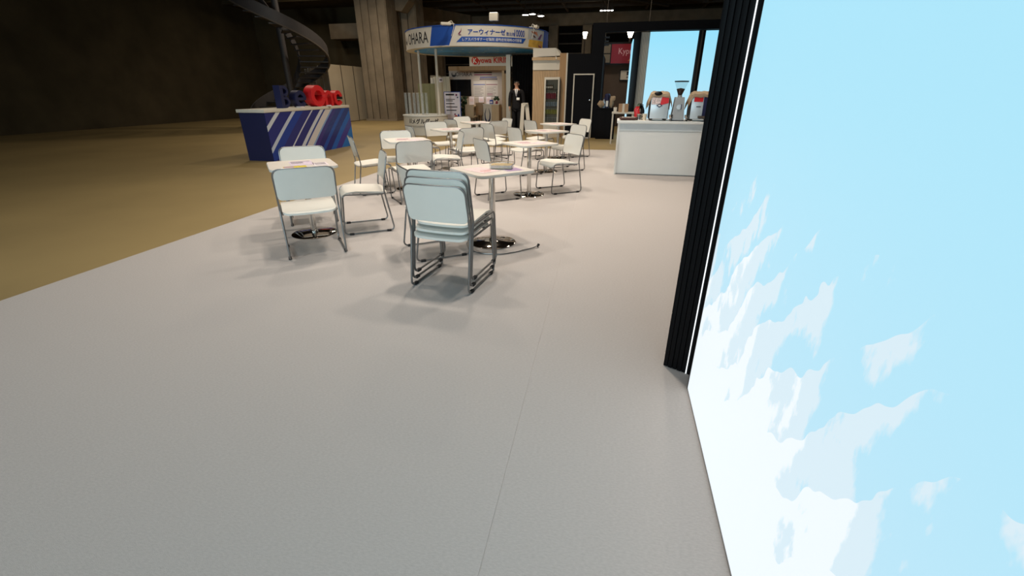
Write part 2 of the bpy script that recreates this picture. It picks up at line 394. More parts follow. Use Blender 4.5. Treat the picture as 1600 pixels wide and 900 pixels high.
# storeroom wall of the coffee booth with door and tall portal frame
wb = struct_empty('wall_booth', 'matt black booth wall with a portal frame')
MB().b2(-1.55, -.86, 15.05, 15.25, -.012, 2.38).build('wall_panel', BLACKP, wb)
MB().b2(-.86, -.5, 15.05, 15.25, -.012, 2.94).build('portal_post', BLACKP, wb)
MB().b2(-.86, 5.2, 15.05, 15.25, 2.94, 3.17).build('portal_header', BLACKP, wb)
MB().b2(-1.55, -.5, 15.28, 17.6, -.012, 2.36).build('storeroom_body', BLACKP, wb)
for k in range(3): MB().b2(-.5 + .002, -.36 - .02 * (k % 2), 15.1, 15.13, 2.58 + .1 * k, 2.62 + .1 * k).build('bracket', BLACKM, wb)
dr = struct_empty('door_1', 'black storeroom door outlined by a white frame')
MB().b2(-1.31, -.76, 15.01, 15.045, -.012, 1.80).build('door_leaf', BLACKP, dr)
for (x0, x1, z0, z1) in ((-1.35, -1.315, -.012, 1.84), (-.755, -.72, -.012, 1.84), (-1.315, -.755, 1.805, 1.84)):
    MB().b2(x0, x1, 15.0, 15.048, z0, z1).build('door_frame', OFFW, dr)
MB().lathe([(.03, 0), (.032, .02), (.02, .045), (0, .05)], (0, 0, 0), 14).build('door_handle', CHROME, dr, (-.82, 15.01, 1.10), (math.pi / 2, 0, 0))

# far brown wall with framed signs behind the portal
wr = struct('wall_lounge', MB().b2(-.95, 6, 20.4, 20.6, -.012, 2.36), BROWN, 'dull brown partition seen through the black portal')
MB().b2(-.95, 6, 20.36, 20.42, 2.36, 2.40).build('cap_rail', OFFW, wr)

# ================================================================== LIGHT BOXES
LBN = lightbox_mat('lightbox_peaks', 2.95, True); LBF = lightbox_mat('lightbox_sky', 3.2, False)
lb = thing('lightbox_wall', 'tall backlit wall panel printed with pale blue sky and white peaks', 'light box', (.475, 1.985, 0))
MB().b2(0, .012, -5.6, -.016, .012, 2.93).build('printed_face', LBN, lb)
MB().b2(.012, .11, -5.6, 0, 0, 2.95).build('housing', BLACKM, lb)
MB().b2(.0, .012, -.016, 0, 0, 2.95).build('edge_profile', BLACKM, lb)
MB().b2(.0, .012, -5.6, -.016, 0, .012).build('base_profile', ALU, lb)
MB().b2(.0, .012, -5.6, -.016, 2.93, 2.95).build('top_profile', BLACKM, lb)
fp = thing('slatted_screen', 'tall black ribbed screen standing against the end of the lit wall', 'screen', (.378, 2.177, 0), math.atan2(-.056, .111))
nsl = 9
for i in range(nsl): MB().b2(i * .0245 + .001, i * .0245 + .0225, -.006 - .002 * (i % 2), .03, .002, 3.2, .002).build('slat', SCREENB, fp)
MB().b2(0, nsl * .0245, .028, .05, .002, 3.2).build('backing', SCREENB, fp)
MB().b2(.1225, .1275, -.011, -.0015, .004, 3.2).build('lit_gap_strip', GAPGLOW, fp)  # glowing strip stands in for light leaking through the gap beside the lightbox

def far_lightbox(x0, x1, label):
    o = thing('lightbox_panel', label, 'light box', ((x0 + x1) / 2, 15.3, 0), 0, 'sky lightboxes behind the coffee counter'); h = (x1 - x0) / 2
    MB().b2(-h, h, -.012, 0, .02, 2.93).build('printed_face', LBF, o)
    MB().b2(-h, h, 0, .1, -.012, 2.935).build('housing', BLACKM, o)
    MB().b2(-h, h, -.012, 0, -.012, .02).build('base_profile', ALU, o)
far_lightbox(.79, 2.13, 'wide sky-blue backlit panel behind the coffee grinder')
far_lightbox(2.32, 4.4, 'sky-blue backlit panel partly behind the black ribbed screen')
po = thing('booth_post', 'black aluminium post between the two sky-blue panels', 'post', (2.225, 15.32, -.012))
MB().b2(-.09, .09, -.06, .1, 0, 2.95, .006).build('shaft', BLACKM, po); MB().b2(-.02, .02, -.068, -.06, 0, 2.95).build('groove_strip', STEEL_D, po)
po = thing('booth_post', 'black post with white return panel at the edge of sky-blue panel', 'post', (.44, 15.3, -.012))
MB().b2(-.1, .1, -.05, .1, 0, 2.95, .006).build('shaft', BLACKM, po); MB().b2(-.13, -.103, -.2, 1.4, .02, 2.75).build('lit_edge', LBF, po)
MB().b2(.104, .34, .02, .08, 0, 2.94).build('return_panel', OFFW, po)
for k in range(5): MB().b2(.13 + k * .045, .14 + k * .045, .012, .02, 0, 2.94).build('rib', INKG, po)

# ================================================================== COFFEE COUNTER
cc = thing('coffee_counter', 'white laminate serving counter with coffee machines on top', 'counter', (.06, 8.31, 0))
MB().b2(-.02, 2.5, -.03, .72, .862, .905, .004).build('worktop', WHITE, cc)
MB().b2(.03, 2.46, .03, .06, .02, .862).build('front_panel', WHITE, cc)
MB().b2(.03, 2.46, .018, .031, .745, .86).build('upper_rail', mat('rail_grey', srgb(206, 212, 214), .45), cc)
MB().b2(0, .03, 0, .68, 0, .862).build('side_panel', WHITE, cc)
MB().b2(2.46, 2.49, 0, .68, 0, .862).build('side_panel', WHITE, cc)
MB().b2(.03, 2.46, .07, .09, 0, .02).build('plinth', ALU, cc)
TOPZ = .905
def coffee_machine(label, x0, x1, right):
    o = thing('coffee_machine', label, 'coffee machine', ((x0 + x1) / 2, 8.52, TOPZ), 0, 'coffee machines on the counter'); h = (x1 - x0) / 2
    b = MB().prism([(-.12, .03), (-.10, .40), (.22, .40), (.22, .03)], -h, h, Matrix.Rotation(math.pi / 2, 4, 'Z') @ Matrix.Rotation(math.pi / 2, 4, 'X')).build('body', BLACKM, o)
    lean = Matrix.Translation((0, -.128, .035)) @ Matrix.Rotation(R(-3.1), 4, 'X')
    p = MB().box((0, 0, .18), (2 * h - .02, .012, .36), 0, .004, 0, lean).build('front_panel', MACH, o)
    if not right:
        MB().box((-.06, -.009, .285), (.15, .005, .13), 0, 0, 0, lean).build('sticker_picture', mat('sticker', srgb(220, 200, 196), .5, 0, 0, 10, .5, 40), p)
        MB().prism([(.0, -.01), (.14, .03), (.14, .14), (.03, .14)], 0, .005, lean @ Matrix.Translation((0, -.007, .215)) @ Matrix.Rotation(math.pi / 2, 4, 'X')).build('red_panel', RED, p)
        MB().prism([(-.05, 0), (0, .032), (.05, 0), (0, -.032)], 0, .006, lean @ Matrix.Translation((-.005, -.007, .205)) @ Matrix.Rotation(math.pi / 2, 4, 'X')).build('diamond_badge', NAVY, p)
        MB().prism([(-.028, 0), (0, .014), (.028, 0), (0, -.014)], 0, .007, lean @ Matrix.Translation((-.005, -.0072, .205)) @ Matrix.Rotation(math.pi / 2, 4, 'X')).build('badge_mark', INKW, p)
    else:
        MB().box((-.06, -.009, .31), (.14, .005, .09), 0, 0, 0, lean).build('red_panel', RED, p)
        MB().box((.09, -.009, .2), (.14, .006, .32), 0, 0, 0, lean).build('navy_panel', NAVY, p)
        MB().box((-.05, -.009, .19), (.07, .004, .012), 0, 0, 0, lean).build('print_line', INKB, p)
        MB().b2(-.04, .16, -.26, -.12, .05, .085, .006).build('drip_tray', STEEL_D, o)
    for sx in (-1, 1):
        for sy in (-.1, .18): MB().lathe([(.018, 0), (.022, .03)], (sx * (h - .04), sy, 0), 10).build('foot', STEEL_D, o)
    # cloth cover thrown over the top
    vs = []; fs = []; n = 16; rows = [(-.13, -.03), (-.11, .02), (-.02, .055), (.1, .06), (.2, .03), (.235, -.08)]
    for j, (y, z) in enumerate(rows):
        for i in range(n + 1):
            q = i / n * 2 - 1; drop = -.16 * max(0, abs(q) - .72) / .28
            vs.append((q * (h + .035) * (1.0 if abs(q) < .72 else 1.05), y, .40 + z + drop + .006 * math.sin(9 * q + j * 2)))
    for j in range(len(rows) - 1):
        for i in range(n): k = j * (n + 1) + i; fs.append((k, k + 1, k + n + 2, k + n + 1))
    c = MB().add(vs, fs).build('dust_cloth', CLOTH, o); md = c.modifiers.new('thick', 'SOLIDIFY'); md.thickness = .006
    if not right: blob(MB(), (-.04, -.1, .425), (.065, .05, .035), 3, .03, 14).build('hopper_cap', BLACKM, o)
    return o
coffee_machine('espresso machine with red corner panel and diamond badge under beige cloth', .56, .87, False)
coffee_machine('espresso machine with navy side panel under beige cloth, by the black screen', 1.21, 1.56, True)
g = thing('coffee_grinder', 'grey steel coffee grinder with clear bean hopper', 'grinder', (1.03, 8.5, TOPZ))
def frustum(mb, w0, d0, w1, d1, z0, z1, mi=0):
    vs = [(-w0, -d0, z0), (w0, -d0, z0), (w0, d0, z0), (-w0, d0, z0), (-w1, -d1, z1), (w1, -d1, z1), (w1, d1, z1), (-w1, d1, z1)]
    return mb.add(vs, [(3, 2, 1, 0), (4, 5, 6, 7), (0, 1, 5, 4), (1, 2, 6, 5), (2, 3, 7, 6), (3, 0, 4, 7)], None, mi)
frustum(MB(), .105, .10, .072, .08, .012, .37).build('body', STEELB, g)
MB().b2(-.11, .11, -.11, .11, 0, .014).build('base_plate', BLACKM, g)
MB().lathe([(.04, 0), (.04, .006), (0, .008)], (0, 0, 0), 18).build('round_badge', MACH, g, (.0, -.1, .22), (math.pi / 2, 0, 0))
MB().b2(.028, .04, -.107, -.095, .18, .26).build('badge_stripe', NAVY, g)
MB().lathe([(.035, .37), (.035, .40)], (0, 0, 0), 16).build('collar', STEELB, g)
MB().lathe([(.03, .40), (.068, .495), (0, .51)], (0, 0, 0), 20).build('coffee_beans', BEAN, g)
MB().lathe([(.033, .40), (.108, .60)], (0, 0, 0), 24).build('hopper', GLASS, g)
MB().lathe([(.113, .60), (.113, .618), (0, .622)], (0, 0, 0), 24).build('lid', BLACKM, g)
t = thing('serving_tray', 'dark brown serving tray on the counter end', 'tray', (.225, 8.5, TOPZ))
MB().prism(rrect(.26, .2, .03), 0, .01).build('bottom', TRAY, t)
MB().tube([(x, y, .03) for x, y in rrect(.27, .21, .03)], .018, 8, True).build('rim', TRAY, t)
for i in range(3):
    o = MB().box((0, 0, .02), (.085, .06, .035), 0, .004).build('paper_napkins', OFFW, None, (.16 + .07 * i, 8.49 + .02 * (i % 2), TOPZ + .012 + (.0 if i < 2 else 0)), (0, 0, .3 * i))
    tag(o, ['small pile of paper napkins at the near corner of the tray', 'pile of paper napkins in the middle of the brown tray', 'pile of paper napkins near the metal jug'][i], 'napkins', 'napkins in the tray')
o = thing('steel_jug', 'small steel milk jug beside the brown tray', 'jug', (.405, 8.47, TOPZ))
MB().lathe([(.042, 0), (.044, .03), (.036, .085), (.040, .105)], (0, 0, 0), 18).build('jug_body', CHROME, o)
MB().tube([(.037, 0, .085), (.07, 0, .08), (.072, 0, .04), (.042, 0, .025)], .005, 6).build('handle', CHROME, o)
o = thing('paper_cup', 'white paper cup between the jug and espresso machine', 'cup', (.495, 8.46, TOPZ))
MB().lathe([(.028, 0), (.04, .105), (.037, .105), (.026, .008), (0, .006)], (0, 0, 0), 18).build('cup_wall', mat('cup_cream', srgb(236, 218, 190), .6), o)
MB().tube([(.04 * math.cos(a * .3927), .04 * math.sin(a * .3927), .105) for a in range(16)], .003, 6, True).build('rolled_rim', WHITE, o)
o = thing('red_packet', 'crumpled red packet standing behind the jug', 'packet', (.37, 8.68, TOPZ))
blob(MB(), (0, 0, .1), (.05, .03, .1), 5, .3, 12).build('wrapper', RED, o); MB().box((0, 0, .2), (.07, .01, .03), .2).build('sealed_end', RED, o)
o = thing('black_bottle', 'black syrup bottle with pump behind the paper cup', 'bottle', (.46, 8.66, TOPZ))
MB().lathe([(.034, 0), (.034, .15), (.013, .185), (.013, .21)], (0, 0, 0), 16).build('bottle_body', BLACKM, o)
MB().tube([(0, 0, .21), (0, 0, .245), (-.045, 0, .24)], .008, 6).build('pump', BLACKM, o)
o = thing('dark_plant', 'small dark bouquet behind the steel jug', 'plant', (.42, 8.78, TOPZ))
MB().lathe([(.03, 0), (.035, .12)], (0, 0, 0), 12).build('vase', STEEL_D, o)
for i in range(9):
    a = i * .7; blob(MB(), (.04 * math.cos(a), .04 * math.sin(a), .17 + .02 * (i % 4)), (.028, .028, .035), i, .3, 8).build('leaf_clump', BLACKC if i % 3 else LEAF, o)
for i, x in enumerate((.92, 1.16)):
    o = thing('portafilter', ['handled portafilter hooked beside the grinder base', 'handled portafilter between grinder and navy-panelled machine'][i], 'portafilter', ((.915, 1.165)[i], 8.36, TOPZ), 0, 'portafilters')
    MB().lathe([(.03, .05), (.034, .09), (.034, .1)], (0, 0, 0), 16).build('basket', CHROME, o)
    MB().tube([(0, -.03, .085), (0, -.10, .08)], .008, 8).build('handle', BLACKM, o); MB().tube([(0, 0, .055), (0, 0, .0)], [.01, .026], 10).build('stand', CHROME, o)

# black cupboard and what stands on it
cb = thing('black_cupboard', 'low matt black cupboard beside the portal post', 'cupboard', (-.26, 14.78, -.012))
MB().b2(-.3, .26, 0, .24, 0, .87).build('carcass', BLACKP, cb); MB().b2(-.32, .28, -.02, .25, .87, .90).build('top', BLACKP, cb)
for s in (-1, 1): MB().b2(-.02 + .012 * s - (.26 if s < 0 else 0), -.02 + .012 * s + (.26 if s > 0 else 0), -.012, 0, .06, .85).build('door', BLACKP, cb)
CZ = .888
o = thing('cloth_bag', 'crumpled beige cloth bag at the cupboard edge', 'bag', (-.46, 14.88, CZ)); blob(MB(), (0, 0, .102), (.1, .07, .1), 8, .2, 12).build('sack', CLOTH, o)
MB().tube([(-.05, -.02, .16), (-.02, -.03, .22), (.03, -.02, .16)], .008, 6).build('strap', CLOTH, o)
o = thing('water_flask', 'tall navy flask with white label on the black cupboard', 'flask', (-.28, 14.9, CZ))
MB().lathe([(.06, 0), (.06, .2), (.075, .3), (.085, .36), (.05, .40)], (0, 0, 0), 16).build('flask_body', NAVY, o); MB().box((.0, -.062, .12), (.07, .02, .16)).build('paper_label', WHITE, o)
o = thing('fabric_bundle', 'light grey bundled fabric leaning beside the navy flask', 'fabric', (-.15, 14.9, CZ))
blob(MB(), (0, 0, .16), (.06, .05, .17), 11, .18, 12).build('folds', CLOTH, o); blob(MB(), (.06, .0, .27), (.06, .05, .07), 12, .18, 10).build('flap', CLOTH, o)
o = thing('dispenser_bottle', 'small bluish white bottle left of the navy flask', 'bottle', (-.38, 14.98, CZ)); MB().lathe([(.035, 0), (.035, .16), (.012, .2), (.012, .24)], (0, 0, 0), 14).build('bottle_body', MACH, o)
MB().tube([(0, 0, .24), (0, 0, .27), (.04, 0, .265)], .007, 6).build('pump', BLUE, o)
sh = thing('side_table', 'narrow pale side table behind the end of the counter', 'table', (.2, 13.6, -.012))
MB().b2(-.3, .3, -.2, .25, .80, .84).build('table_top', OFFW, sh)
for sx in (-1, 1):
    for sy in (-.16, .2): MB().b2(sx * .27 - .02, sx * .27 + .02, sy - .02, sy + .02, 0, .80).build('leg', OFFW, sh)
o = thing('cardboard_box', 'taped cardboard box on the narrow side table', 'box', (.2, 13.62, .828))
MB().b2(-.13, .13, -.12, .12, 0, .21).build('carton', CARD, o); MB().b2(-.03, .03, -.124, .124, .0, .213).build('tape', OFFW, o)
o = thing('paper_bag', 'small white paper bag beside the cardboard box', 'bag', (-.02, 13.56, .828)); frustum(MB(), .04, .03, .045, .02, 0, .12).build('bag_body', OFFW, o); MB().tube([(-.02, 0, .12), (0, 0, .16), (.02, 0, .12)], .003, 6).build('handle', CARD, o)

# framed signs beyond the portal
o = thing('hanging_sign', 'burgundy hanging sign with white lettering beyond the black portal', 'sign', (.25, 20.2, 2.36))
MB().b2(-.62, .9, 0, .05, 0, .68).build('sign_board', BURG, o); MB().b2(-1.0, .95, .02, .07, -.03, .73).build('sign_frame', BLACKM, o)
for z0 in (.03, .37): MB().b2(-.97, -.66, -.005, .02, z0, z0 + .3).build('blank_panel', PANELG, o)
text('lettering', 'Kyprolis', .3, mat('sign_pink', srgb(216, 168, 178), .6), o, (.10, -.004, .33), sx=.9)
text('small_lettering', 'carfilzomib', .13, mat('sign_pink', srgb(216, 168, 178), .6), o, (.42, -.004, .17))
MB().prism([(-.26, -.02), (-.12, .12), (-.06, .24), (-.02, .24), (-.06, .1), (-.2, -.02)], 0, .004, Matrix.Translation((.3, -.002, .1)) @ Matrix.Rotation(math.pi / 2, 4, 'X')).build('orange_flame_mark', mat('flame', srgb(206, 130, 60), .5), o)
MB().b2(-.9, -.88, .03, .05, .7, 3.9).build('suspension_rod', STEEL_D, o); MB().b2(.7, .72, .03, .05, .7, 3.9).build('suspension_rod', STEEL_D, o)
o = thing('framed_notice', 'small framed notice with a black block on the brown wall', 'notice', (.3, 20.36, 1.74))
MB().b2(-.27, .4, 0, .03, 0, .40).build('frame', BLACKM, o); MB().b2(-.24, .37, -.004, .0, .03, .37).build('sheet', OFFW, o); MB().b2(0, .3, -.008, -.004, .2, .33).build('printed_block', INKB, o); MB().b2(0, .3, -.008, -.004, .09, .15).build('printed_lines', INKG, o)

# ================================================================== CHAIRS AND TABLES
def rows_plate(hw, z0, z1, rt, rb, th, place, nu=12):
    """plate with rounded corners; place(u, v, t) maps width, height and thickness into 3-D"""
    vr = []
    for k in range(5): a = R(90 * k / 4); vr.append((z0 + rb * (1 - math.cos(a)), hw - rb * (1 - math.sin(a))))
    for k in range(1, 4): q = k / 4; vr.append((z0 + rb + (z1 - rt - z0 - rb) * q, hw))
    for k in range(5): a = R(90 * k / 4); vr.append((z1 - rt * (1 - math.sin(a)), hw - rt * (1 - math.cos(a))))
    mb = MB(); vs = []; fs = []; n = nu + 1; m = len(vr)
    for t in (0, th):
        for (v, wv) in vr:
            for i in range(n): vs.append(place((i / nu * 2 - 1) * wv, v, t))
    o = m * n
    for j in range(m - 1):
        for i in range(nu):
            k = j * n + i; fs.append((k, k + 1, k + n + 1, k + n)); fs.append((o + k, o + k + n, o + k + n + 1, o + k + 1))
        k = j * n; fs.append((k, k + n, o + k + n, o + k)); k += nu; fs.append((k, o + k, o + k + n, k + n))
    for i in range(nu): fs.append((i, o + i, o + i + 1, i + 1)); k = (m - 1) * n + i; fs.append((k, k + 1, o + k + 1, o + k))
    return mb.add(vs, fs)
def back_y(z): return -.188 - (z - .50) * .20
def make_chair():
    root = thing('stacking_chair', '', 'chair', (0, 0, 0), 0, 'white stacking chairs at the tables')
    def seat_place(u, v, t):
        z = .446 - .008 * math.cos(u / .215 * 1.4) * (1 if v < .15 else max(0, (.23 - v) / .08))
        if v < .12: z -= .026 * (.12 - v) / .33
        if v > .15: z -= .055 * ((v - .15) / .085) ** 2.2
        if v < -.17: z -= .008 * ((-.17 - v) / .05) ** 2
        return (u, v, z - t)
    rows_plate(.222, -.218, .238, .05, .06, .016, seat_place).build('seat', SHELL, root, ang=50)
    def back_place(u, v, t):
        return (u, back_y(v) - .018 * (1 - (u / .23) ** 2) - t + .008, v)
    b = rows_plate(.234, .525, .788, .062, .035, .014, back_place).build('backrest', SHELL, root, ang=50)
    for sx in (-1, 1):
        x = .238 * sx
        p = fillet([(x, back_y(.56), .56), (x, -.182, .44), (x, -.252, .012), (x, .258, .012), (x, .226, .420), (x * .93, -.165, .398)], [.08, .045, .045, .04])
        f = MB().tube(p, .0082, 8).build('side_frame', FRAME, root)
        for y in (-.19, .19): MB().box((x, y, .0105), (.026, .045, .021), 0, .004).build('glide', RUBBER, f)
    rim = [(-.238, back_y(.50), .50), (-.242, back_y(.79), .79), (.242, back_y(.79), .79), (.238, back_y(.50), .50)]
    rp = fillet(rim, .07, 7); q = []
    for a in rp: q.append((a.x, a.y - .016 * (1 - (a.x / .24) ** 2), a.z))
    # extra points along the top bow
    top = [i for i in range(len(rp) - 1) if abs(rp[i].z - .79) < 1e-4 and abs(rp[i + 1].z - .79) < 1e-4]
    i = top[0]; xa, xb = rp[i].x, rp[i + 1].x
    bow = [(xa + (xb - xa) * k / 8, back_y(.79) - .016 * (1 - ((xa + (xb - xa) * k / 8) / .24) ** 2), .79) for k in range(1, 8)]
    q = q[:i + 1] + bow + q[i + 1:]
    MB().tube(q, .0066, 8).build('back_rim', FRAME, b)
    for y, zr in ((.12, .414), (-.12, .394)): MB().tube([(-.225, y, zr), (.225, y, zr)], .008, 8).build('seat_rail', FRAME, root)
    return root
proto = make_chair()
A1, A2, A3, A4 = 'first', 'second', 'third', 'last'
BC = 'table of the blue-counter row'; KC = 'table of the coffee-counter row'
CH = [
 (-3.34, 4.45, 217, 'white chair facing us behind the first ' + BC),
 (-2.67, 3.505, 40, 'white chair turned away, drawn up in front of the first ' + BC),
 (-2.555, 4.28, 125, 'white chair seen side-on, nearest the chair stack, at the first ' + BC),
 (-3.41, 6.02, -51, 'white chair at carpet edge facing the second ' + BC),
 (-3.29, 6.66, 208, 'cream-lit chair facing us behind the second ' + BC),
 (-2.63, 5.66, 42, 'white chair turned away in front of the second ' + BC),
 (-2.53, 6.80, 118, 'white chair side-on at the inner side of the second ' + BC),
 (-3.40, 8.86, 224, 'cream-lit chair facing us behind the third ' + BC),
 (-3.45, 8.05, -48, 'grey-shaded chair with back to the blue counter at the third ' + BC),
 (-2.56, 7.86, 46, 'bluish white chair turned away in front of the third ' + BC),
 (-2.25, 8.95, -44, 'white chair twisted towards the coffee counter beside the third ' + BC),
 (-2.56, 9.74, 50, 'bluish white chair turned away in front of the last ' + BC),
 (-2.60, 10.42, 132, 'cream chair nearest the standing person at the last ' + BC),
 (-3.50, 10.90, 228, 'cream-lit chair facing us behind the last ' + BC),
 (-3.43, 10.1, -35, 'grey-shaded chair beside the round counter at the last ' + BC),
 (-1.537, 3.704, -52, 'white chair behind the stack, facing the first ' + KC),
 (-1.525, 6.026, -51, 'white chair on the inner side of the second ' + KC),
 (-.743, 6.685, 127, 'white chair on the counter side of the second ' + KC),
 (-1.517, 8.08, -48, 'white chair on the inner side of the third ' + KC),
 (-.824, 8.647, 131, 'cream chair on the counter side of the third ' + KC),
 (-1.60, 10.10, -46, 'white chair on the inner side of the last ' + KC),
 (-.835, 10.587, 126, 'cream chair on the counter side of the last ' + KC),
]
first = True
for x, y, r, lab in CH:
    o = proto if first else copy_tree(proto); first = False
    o.location = (x, y, 0); o.rotation_euler = (0, 0, R(r)); o['label'] = lab
sr = R(-7)
for k, lab in enumerate(('bottom chair of the stack of three beside the first table', 'middle chair of the stack of three chairs', 'top chair of the stack, its cream seat uncovered')):
    o = copy_tree(proto); f = .030 * k
    o.location = (-1.145 - math.sin(sr) * f, 3.085 + math.cos(sr) * f, .044 * k); o.rotation_euler = (0, 0, sr); o['label'] = lab; o['group'] = 'stack of three chairs'

def make_table():
    root = thing('pedestal_table', '', 'table', (0, 0, 0), 0, 'white pedestal tables')
    MB().prism(rrect(.6, .6, .06, 6), .7, .715).build('table_top', TTOP, root)
    MB().tube([(x, y, .700) for x, y in rrect(.586, .586, .055, 6)], .011, 8, True).build('edge_band', TEDGE, root)
    MB().prism(rrect(.3, .3, .02, 3), .686, .70).build('mounting_plate', STEEL_D, root)
    MB().lathe([(.03, .02), (.03, .69)], (0, 0, 0), 24).build('pole', CHROME, root)
    MB().lathe([(.222, 0), (.224, .006), (.21, .012), (.04, .022), (.0, .022)], (0, 0, 0), 40).build('base_disc', MIRROR, root, ang=60)
    MB().lathe([(.038, .02), (.038, .04), (.031, .046)], (0, 0, 0), 24).build('collar', CHROME, root)
    return root
TB = [
 (-3.0, 3.955, 42, 'white square table at the carpet edge with leaflets and yellow card'),
 (-2.98, 6.37, 36, 'second white table of the row by the blue counter'),
 (-3.0, 8.33, 45, 'third white table of the row by the blue counter'),
 (-3.08, 10.35, 45, 'last white table of the row by the blue counter'),
 (-1.08, 4.06, 47, 'white table beside the chair stack with a clear leaflet box'),
 (-1.13, 6.32, 45, 'second white table of the row by the coffee counter'),
 (-1.185, 8.37, 47, 'third white table of the row by the coffee counter'),
 (-1.20, 10.24, 46, 'last white table of the row by the coffee counter'),
]
tp = make_table(); first = True
TPOS = []
for x, y, r, lab in TB:
    o = tp if first else copy_tree(tp); first = False
    o.location = (x, y, 0); o.rotation_euler = (0, 0, R(r)); o['label'] = lab; TPOS.append((x, y, r))
def on_table(i, u, v):
    x, y, r = TPOS[i]; a = R(r); return (x + u * math.cos(a) - v * math.sin(a), y + u * math.sin(a) + v * math.cos(a), .715)
def leaflet(i, u, v, wd, ht, rot, m, lab, printed=(), z=0):
    p = on_table(i, u, v)
    o = MB().b2(-wd / 2, wd / 2, -ht / 2, ht / 2, 0, .002).build('leaflet', m, None, (p[0], p[1], p[2] + .0004 + z), (0, 0, R(TPOS[i][2] + rot)))
    tag(o, lab, 'leaflet', 'leaflets on the tables')
    for (x0, x1, y0, y1, pm) in printed: MB().b2(x0, x1, y0, y1, .0021, .0027).build('print', pm, o)
    return o
leaflet(0, .0, .03, .21, .297, 0, PAPERL, 'lilac sheet on the table at the carpet edge', [(-.09, .09, .10, .12, INKG)] + [(-.09, .02, .07 - .02 * k, .076 - .02 * k, INKG) for k in range(5)], 0)
leaflet(0, .16, -.10, .13, .2, 0, PAPER, 'white text sheet at the far corner of the leaflet-strewn table', [(-.05, .05, .07 - .022 * k, .078 - .022 * k, INKG) for k in range(7)])
leaflet(0, -.08, -.20, .2, .11, 0, YELLOW, 'yellow and mauve card on the table at the carpet edge', [(-.095, -.01, -.05, .05, MAUVE)])
leaflet(4, -.12, -.02, .21, .297, 8, PAPERP, 'pale pink sheet with red script on the table by the stack', [(-.06, .06, -.06, -.052, INKR), (-.05, .03, -.10, -.094, INKR), (-.03, .07, -.02, -.014, MAUVE)])
leaflet(4, .13, -.13, .17, .2, -6, PAPERL, 'lilac booklet under the clear box on the table by the stack', [(-.07, .07, -.09, .03, mat('booklet_violet', srgb(168, 140, 176), .6))])
for k, (i, nm) in enumerate(((1, 'second table by the blue counter'), (2, 'third table by the blue counter'), (3, 'last table by the blue counter'), (5, 'second table by the coffee counter'), (6, 'third table by the coffee counter'), (7, 'last table by the coffee counter'))):
    leaflet(i, -.06, .02, .21, .297, 10 * (k % 3) - 8, PAPERP, 'pink leaflet on the ' + nm, [(-.08, .08, -.02, .1, MAUVE), (-.08, .05, -.08, -.06, INKG)])
    leaflet(i, .12, -.08, .19, .13, 30, PAPERL, 'lilac card on the ' + nm, [(-.07, .07, -.04, .03, PAPERP)])
p = on_table(4, .07, .0)
o = thing('leaflet_box', 'shallow clear box of gold leaflets on the table by the stack', 'box', (p[0] + .045, p[1] - .03, .7195), R(5))
MB().b2(-.105, .105, -.07, .07, 0, .004).build('bottom', ACRYLIC, o)
for (x0, x1, y0, y1) in ((-.105, .105, -.07, -.067), (-.105, .105, .067, .07), (-.105, -.102, -.067, .067), (.102, .105, -.067, .067)): MB().b2(x0, x1, y0, y1, .004, .05).build('wall', ACRYLIC, o)
for k in range(5): MB().box((0, 0, .0075 + k * .0065), (.19, .12, .0055), R(k % 2 - .5) * 3).build('leaflet_sheet', GOLD if k % 2 == 0 else PAPER, o)
MB().tube([(x, y, .05) for x, y in rrect(.21, .14, .004, 1)], .0025, 6, True).build('rim', CLOTH, o)
# bent chrome tube lying round the table foot by the stack
o = thing('bent_tube', 'thin bent grey tube with a rubber tip lying by the table foot', 'tube', (-1.02, 3.82, 0))
pth = [(-.30, .26, .03), (-.295, .12, .012), (-.22, -.04, .009), (-.06, -.13, .009), (.10, -.11, .009), (.22, -.02, .009), (.36, .12, .012), (.40, .17, .02)]
MB().tube(fillet(pth, .12, 5), .0065, 8).build('tube', FRAME, o)
MB().lathe([(.011, 0), (.012, .03), (0, .034)], (0, 0, 0), 10).build('rubber_tip', RUBBER, o, (.398, .165, .012), (R(-40), R(30), 0))

